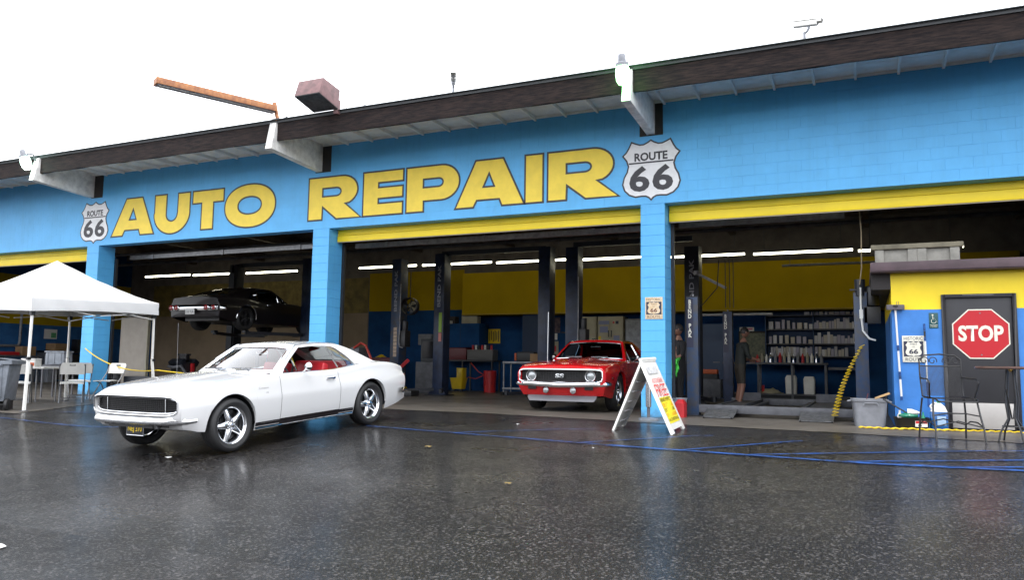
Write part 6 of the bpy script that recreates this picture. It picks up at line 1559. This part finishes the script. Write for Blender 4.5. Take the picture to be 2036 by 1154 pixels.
a = tyre((-19.95,3.9,-.12), R(82), 'loose tyre half hidden by the white coupe hood')
t = thing('floor_cabinet', 'low dark parts cabinet behind the yellow rope', 'cabinet', (-20.6,3.6,0)); MB().box(-1.0,.9,-.25,.25,0,.42).build('cabinet_body', LIFTK, t, bevel=.02)
t = thing('hanging_tool', 'black air tool hung on the left lift column under the raised black coupe', 'tool', (-18.55,6.0,1.25)); MB().cbox((0,0,0),(.32,.2,.22)).cyl((-.2,0,0),(-.34,0,.05),.05,10).bar((.0,0,-.1),(.05,0,-.9),.10).build('tool_body', BLACKM, t, bevel=.02)
t = thing('wall_pipe', 'pale conduit bent round on the blue end wall of the far left bay', 'pipe', (-30.84, 5.9, 1.45)); MB().tube([(.06,0,2.4),(.06,0,.15),(.06,-.03,.03),(.06,-.15,0),(.06,-2.6,-.06)],.05,8).build('conduit', GALV, t, True)
t = thing('wall_poster', 'white and green notice on the blue end wall of the far left bay', 'poster', (-30.83, 7.2, 1.97)); MB().box(0,.012,-.28,.28,-.2,.2).build('sheet', PAPER, t); MB().box(.013,.016,.02,.24,-.15,.06).build('green_print', mat('green_print',(.10,.35,.16),.6), t)
simple('carton', MB().box(-.3,.3,-.26,.26,0,.30), CARD, 'brown carton under the white and green notice', 'carton', (-30.4,7.2,1.281), bevel=.01)
t = thing('machine_bench', 'black machine bench with a grey end in the far left bay', 'bench', (-30.35,7.5,0)); MB().box(-.4,.4,-.9,1.5,1.2,1.28).build('bench_top', BLACKM, t); MB().box(-.38,.38,-.88,-.55,0,1.199).build('end_cabinet', GREYPL, t, bevel=.02); MB().box(-.35,.35,-.5,1.45,.1,1.15).build('machine_body', BLACK, t, bevel=.03)
t = thing('equipment_case', 'dark equipment case on the black machine bench', 'case', (-30.4,8.3,1.281)); MB().box(-.2,.2,-.3,.3,0,.5).build('case_body', BLACKM, t, bevel=.03); MB().cyl((.201,0,.25),(.215,0,.25),.16,16).build('round_grille', STEELP, t)
t = thing('red_tool_shelf', 'shelf with red tools against the far left end wall', 'shelf', (-30.3,5.3,0)); MB().box(-.35,.35,-1.6,.9,1.0,1.06).build('shelf_board', STEELP, t); MB().box(-.2,.2,-1.4,.2,1.062,1.2).build('tool_tray', RED, t, bevel=.03)
for y in (-1.5,-.4,.8): MB().box(-.2,.2,y,y+.06,0,1.0).build('leg', STEELP, t)
simple('carton', MB().box(-.22,.22,-.28,.28,0,.36), CARD, 'open brown carton on the shelf with red tools', 'carton', (-30.3,5.85,1.062), bevel=.01)

# ------------------------------------------------------------------ the two mechanics
def person(label, loc, rz, joints, rad, edges, shirt, trousers, skin_bits):
    """one continuous skinned body; joints name -> xyz, clothes are face colours of the same body"""
    t = thing('person', label, 'person', loc, rz)
    names = list(joints); idx = {n: i for i, n in enumerate(names)}
    me = bpy.data.meshes.new('body'); me.from_pydata([joints[n] for n in names], [(idx[a], idx[b_]) for a, b_ in edges], [])
    o = put('body', me, None, t)
    sk = o.modifiers.new('skin', 'SKIN'); o.modifiers.new('sub', 'SUBSURF').levels = 2
    if not me.skin_vertices: 
        pass
    for n in names:
        r = rad[n]; me.skin_vertices[0].data[idx[n]].radius = r if isinstance(r, tuple) else (r, r)
    me.skin_vertices[0].data[idx['pelvis']].use_root = True
    dg = bpy.context.evaluated_depsgraph_get(); m2 = bpy.data.meshes.new_from_object(o.evaluated_get(dg)); o.modifiers.clear(); o.data = m2
    for m in (shirt, trousers, SKIN, BLACK): m2.materials.append(m)
    for p in m2.polygons:
        p.use_smooth = True; p.material_index = skin_bits(p.center)
    return t, o
def head(t, c, face, hair=True):
    f = Vector(face).normalized(); x = Vector((-f.y, f.x, 0)); M3 = Matrix((x, -f, Vector((0,0,1)))).transposed().to_4x4(); M3.translation = Vector(c)
    h = MB(); rows = []
    for i in range(13):
        a = math.pi*i/12; z = .115*math.cos(a); rr_ = math.sin(a); jaw = 1-.22*smooth01((-z)/.11)
        rows.append([M3 @ Vector((.076*rr_*jaw*math.cos(b_), .095*rr_*math.sin(b_)*(1-.1*smooth01(-z/.1)) , z)) for b_ in [2*math.pi*j/16 for j in range(16)]])
    h.grid(rows, True)
    ho = h.build('head', SKIN, t, True)
    MB().add([M3 @ Vector(p) for p in ((0,-.122,-.022),(-.018,-.088,-.026),(.018,-.088,-.026),(0,-.090,.028),(0,-.092,-.036))], [(0,1,3),(0,3,2),(0,2,4),(0,4,1),(1,2,3)]).build('nose', SKIN, ho, True)
    for s in (-1,1): MB().sph(M3 @ Vector((s*.030,-.084,.018)), .011, 8, 6).build('eye', PAPER, ho, True); MB().sph(M3 @ Vector((s*.078,.005,-.005)), .022, 8, 6, (.4,1,1.4)).build('ear', SKIN, ho, True); MB().bar(M3 @ Vector((s*.014,-.090,.038)), M3 @ Vector((s*.05,-.078,.04)), .008).build('eyebrow', HAIR, ho)
    MB().bar(M3 @ Vector((-.022,-.088,-.055)), M3 @ Vector((.022,-.088,-.055)), .006).build('mouth', mat('lips',(.30,.11,.09),.5), ho)
    rows = []
    for i in range(8):
        a = math.pi*.56*i/7; rows.append([M3 @ Vector((.083*math.sin(a)*math.cos(b_), .102*math.sin(a)*math.sin(b_)+.010, .122*math.cos(a)+.006+(.02 if math.sin(b_) < -.3 and i > 5 else -.01*(i > 5)))) for b_ in [2*math.pi*j/16 for j in range(16)]])
    MB().grid(rows, True).build('hair', HAIR, ho, True)
def hand(t, wrist, d, palm, curl=35, nm='hand'):
    d = Vector(d).normalized(); p = Vector(palm).normalized(); s = d.cross(p).normalized(); w = Vector(wrist)
    b_ = MB(); b_.grid([[w+d*(.0+.09*k/3)+s*(.038*math.cos(a)*(.75+.25*k/3))+p*(.016*math.sin(a)) for a in [2*math.pi*j/10 for j in range(10)]] for k in range(4)], True)
    for i, L in enumerate((.070,.078,.074,.058)):
        o0 = w+d*.082+s*(.027-.018*i); a1 = R(curl); q1 = o0+(d*math.cos(a1)+p*math.sin(a1))*L*.5; a2 = R(curl*2.2); q2 = q1+(d*math.cos(a2)+p*math.sin(a2))*L*.5
        b_.tube([o0-d*.01, q1, q2], .0088, 6)
    o0 = w+d*.03+s*.034; b_.tube([o0, o0+d*.03+s*.022+p*.012, o0+d*.06+s*.020+p*.03], .010, 6)
    return b_.build(nm, SKIN, t, True)
# mechanic by the column, black work clothes, lime cloth in hand, facing the left bay
J = dict(pelvis=(0,0,.96), waist=(0,.0,1.10), chest=(0,.01,1.30), neck=(0,.0,1.50), top=(0,-.01,1.60),
         shl=(.19,.01,1.43), ell=(.26,-.06,1.15), wrl=(.20,-.28,1.10), shr=(-.19,.01,1.43), elr=(-.27,-.04,1.15), wrr=(-.17,-.27,1.08),
         hl=(.10,0,.90), kl=(.11,-.03,.50), al=(.11,.02,.09), tl=(.13,-.14,.04), hr=(-.10,0,.90), kr=(-.11,-.03,.50), ar=(-.11,.02,.09), tr=(-.13,-.14,.04))
Rd = dict(pelvis=(.16,.12), waist=(.155,.115), chest=(.18,.12), neck=.06, top=.055, shl=.075, ell=.05, wrl=.032, shr=.075, elr=.05, wrr=.032, hl=.10, kl=.065, al=.048, tl=.04, hr=.10, kr=.065, ar=.048, tr=.04)
E_ = [('pelvis','waist'),('waist','chest'),('chest','neck'),('neck','top'),('chest','shl'),('shl','ell'),('ell','wrl'),('chest','shr'),('shr','elr'),('elr','wrr'),('pelvis','hl'),('hl','kl'),('kl','al'),('al','tl'),('pelvis','hr'),('hr','kr'),('kr','ar'),('ar','tr')]
def bits1(c):
    if c.z > 1.49: return 2
    if c.z < .10: return 3
    if c.z < .98 and c.y > -.2: return 1
    if c.y < -.10 and c.z > .9: return 2
    return 0
t, o = person('mechanic in a black shirt holding a lime cloth beside the lift post', (-3.46,1.75,0), R(-50), J, Rd, E_, SHIRT, mat('black_trousers',(.010,.010,.012),.8), bits1)
head(t, (0,-.015,1.70), (-.35,-1,0)); hand(t, J['wrl'], (-.1,-1,-.15), (-.9,0,-.4)); hand(t, J['wrr'], (.1,-1,-.15), (.9,0,-.4))
cl = MB(); rows = []
for j in range(9):
    rows.append([(-3.49+(-.13+.26*i/8)*(1-.05*j)+.02*math.sin(j*1.3+i), 1.38+.03*math.sin(i*1.7+j)+.02*j/8, 1.10-.048*j+.03*math.cos(i*.8)) for i in range(9)])
tag(cl.grid(rows).build('lime_cloth', GREENRAG, None, True), 'lime green cloth hanging from the hand of the mechanic in black', 'cloth')
# mechanic in shorts, seen from behind-left, standing beyond the rear post
J2 = dict(pelvis=(0,0,1.00), waist=(0,-.03,1.14), chest=(0,-.07,1.36), neck=(0,-.10,1.56), top=(0,-.12,1.65),
          shl=(.20,-.07,1.48), ell=(.27,-.10,1.19), wrl=(.22,-.32,1.12), shr=(-.20,-.07,1.48), elr=(-.27,-.10,1.19), wrr=(-.22,-.32,1.12),
          hl=(.11,0,.94), kl=(.13,-.06,.52), al=(.14,.03,.09), tl=(.15,-.14,.04), hr=(-.11,0,.94), kr=(-.12,-.02,.52), ar=(-.12,.08,.09), tr=(-.13,-.08,.04))
def bits2(c):
    if c.z > 1.54: return 2
    if c.z < .11: return 3
    if c.z < .58: return 2
    if c.z < 1.02 and c.y > -.22: return 1
    if c.y < -.17 and c.z > 1.0 and abs(c.x) > .16: return 2
    return 0
t, o = person('mechanic in dark shirt and olive shorts standing behind the drive-on lift', (-2.62,4.35,0), R(120), J2, dict(Rd, kl=.066, kr=.066), E_, mat('dark_green_shirt',(.014,.018,.016),.8), SHORTS, bits2)
head(t, (0,-.14,1.76), (0,-1,-.0)); hand(t, J2['wrl'], (-.1,-1,-.15), (-.9,0,-.4)); hand(t, J2['wrr'], (.1,-1,-.15), (.9,0,-.4))
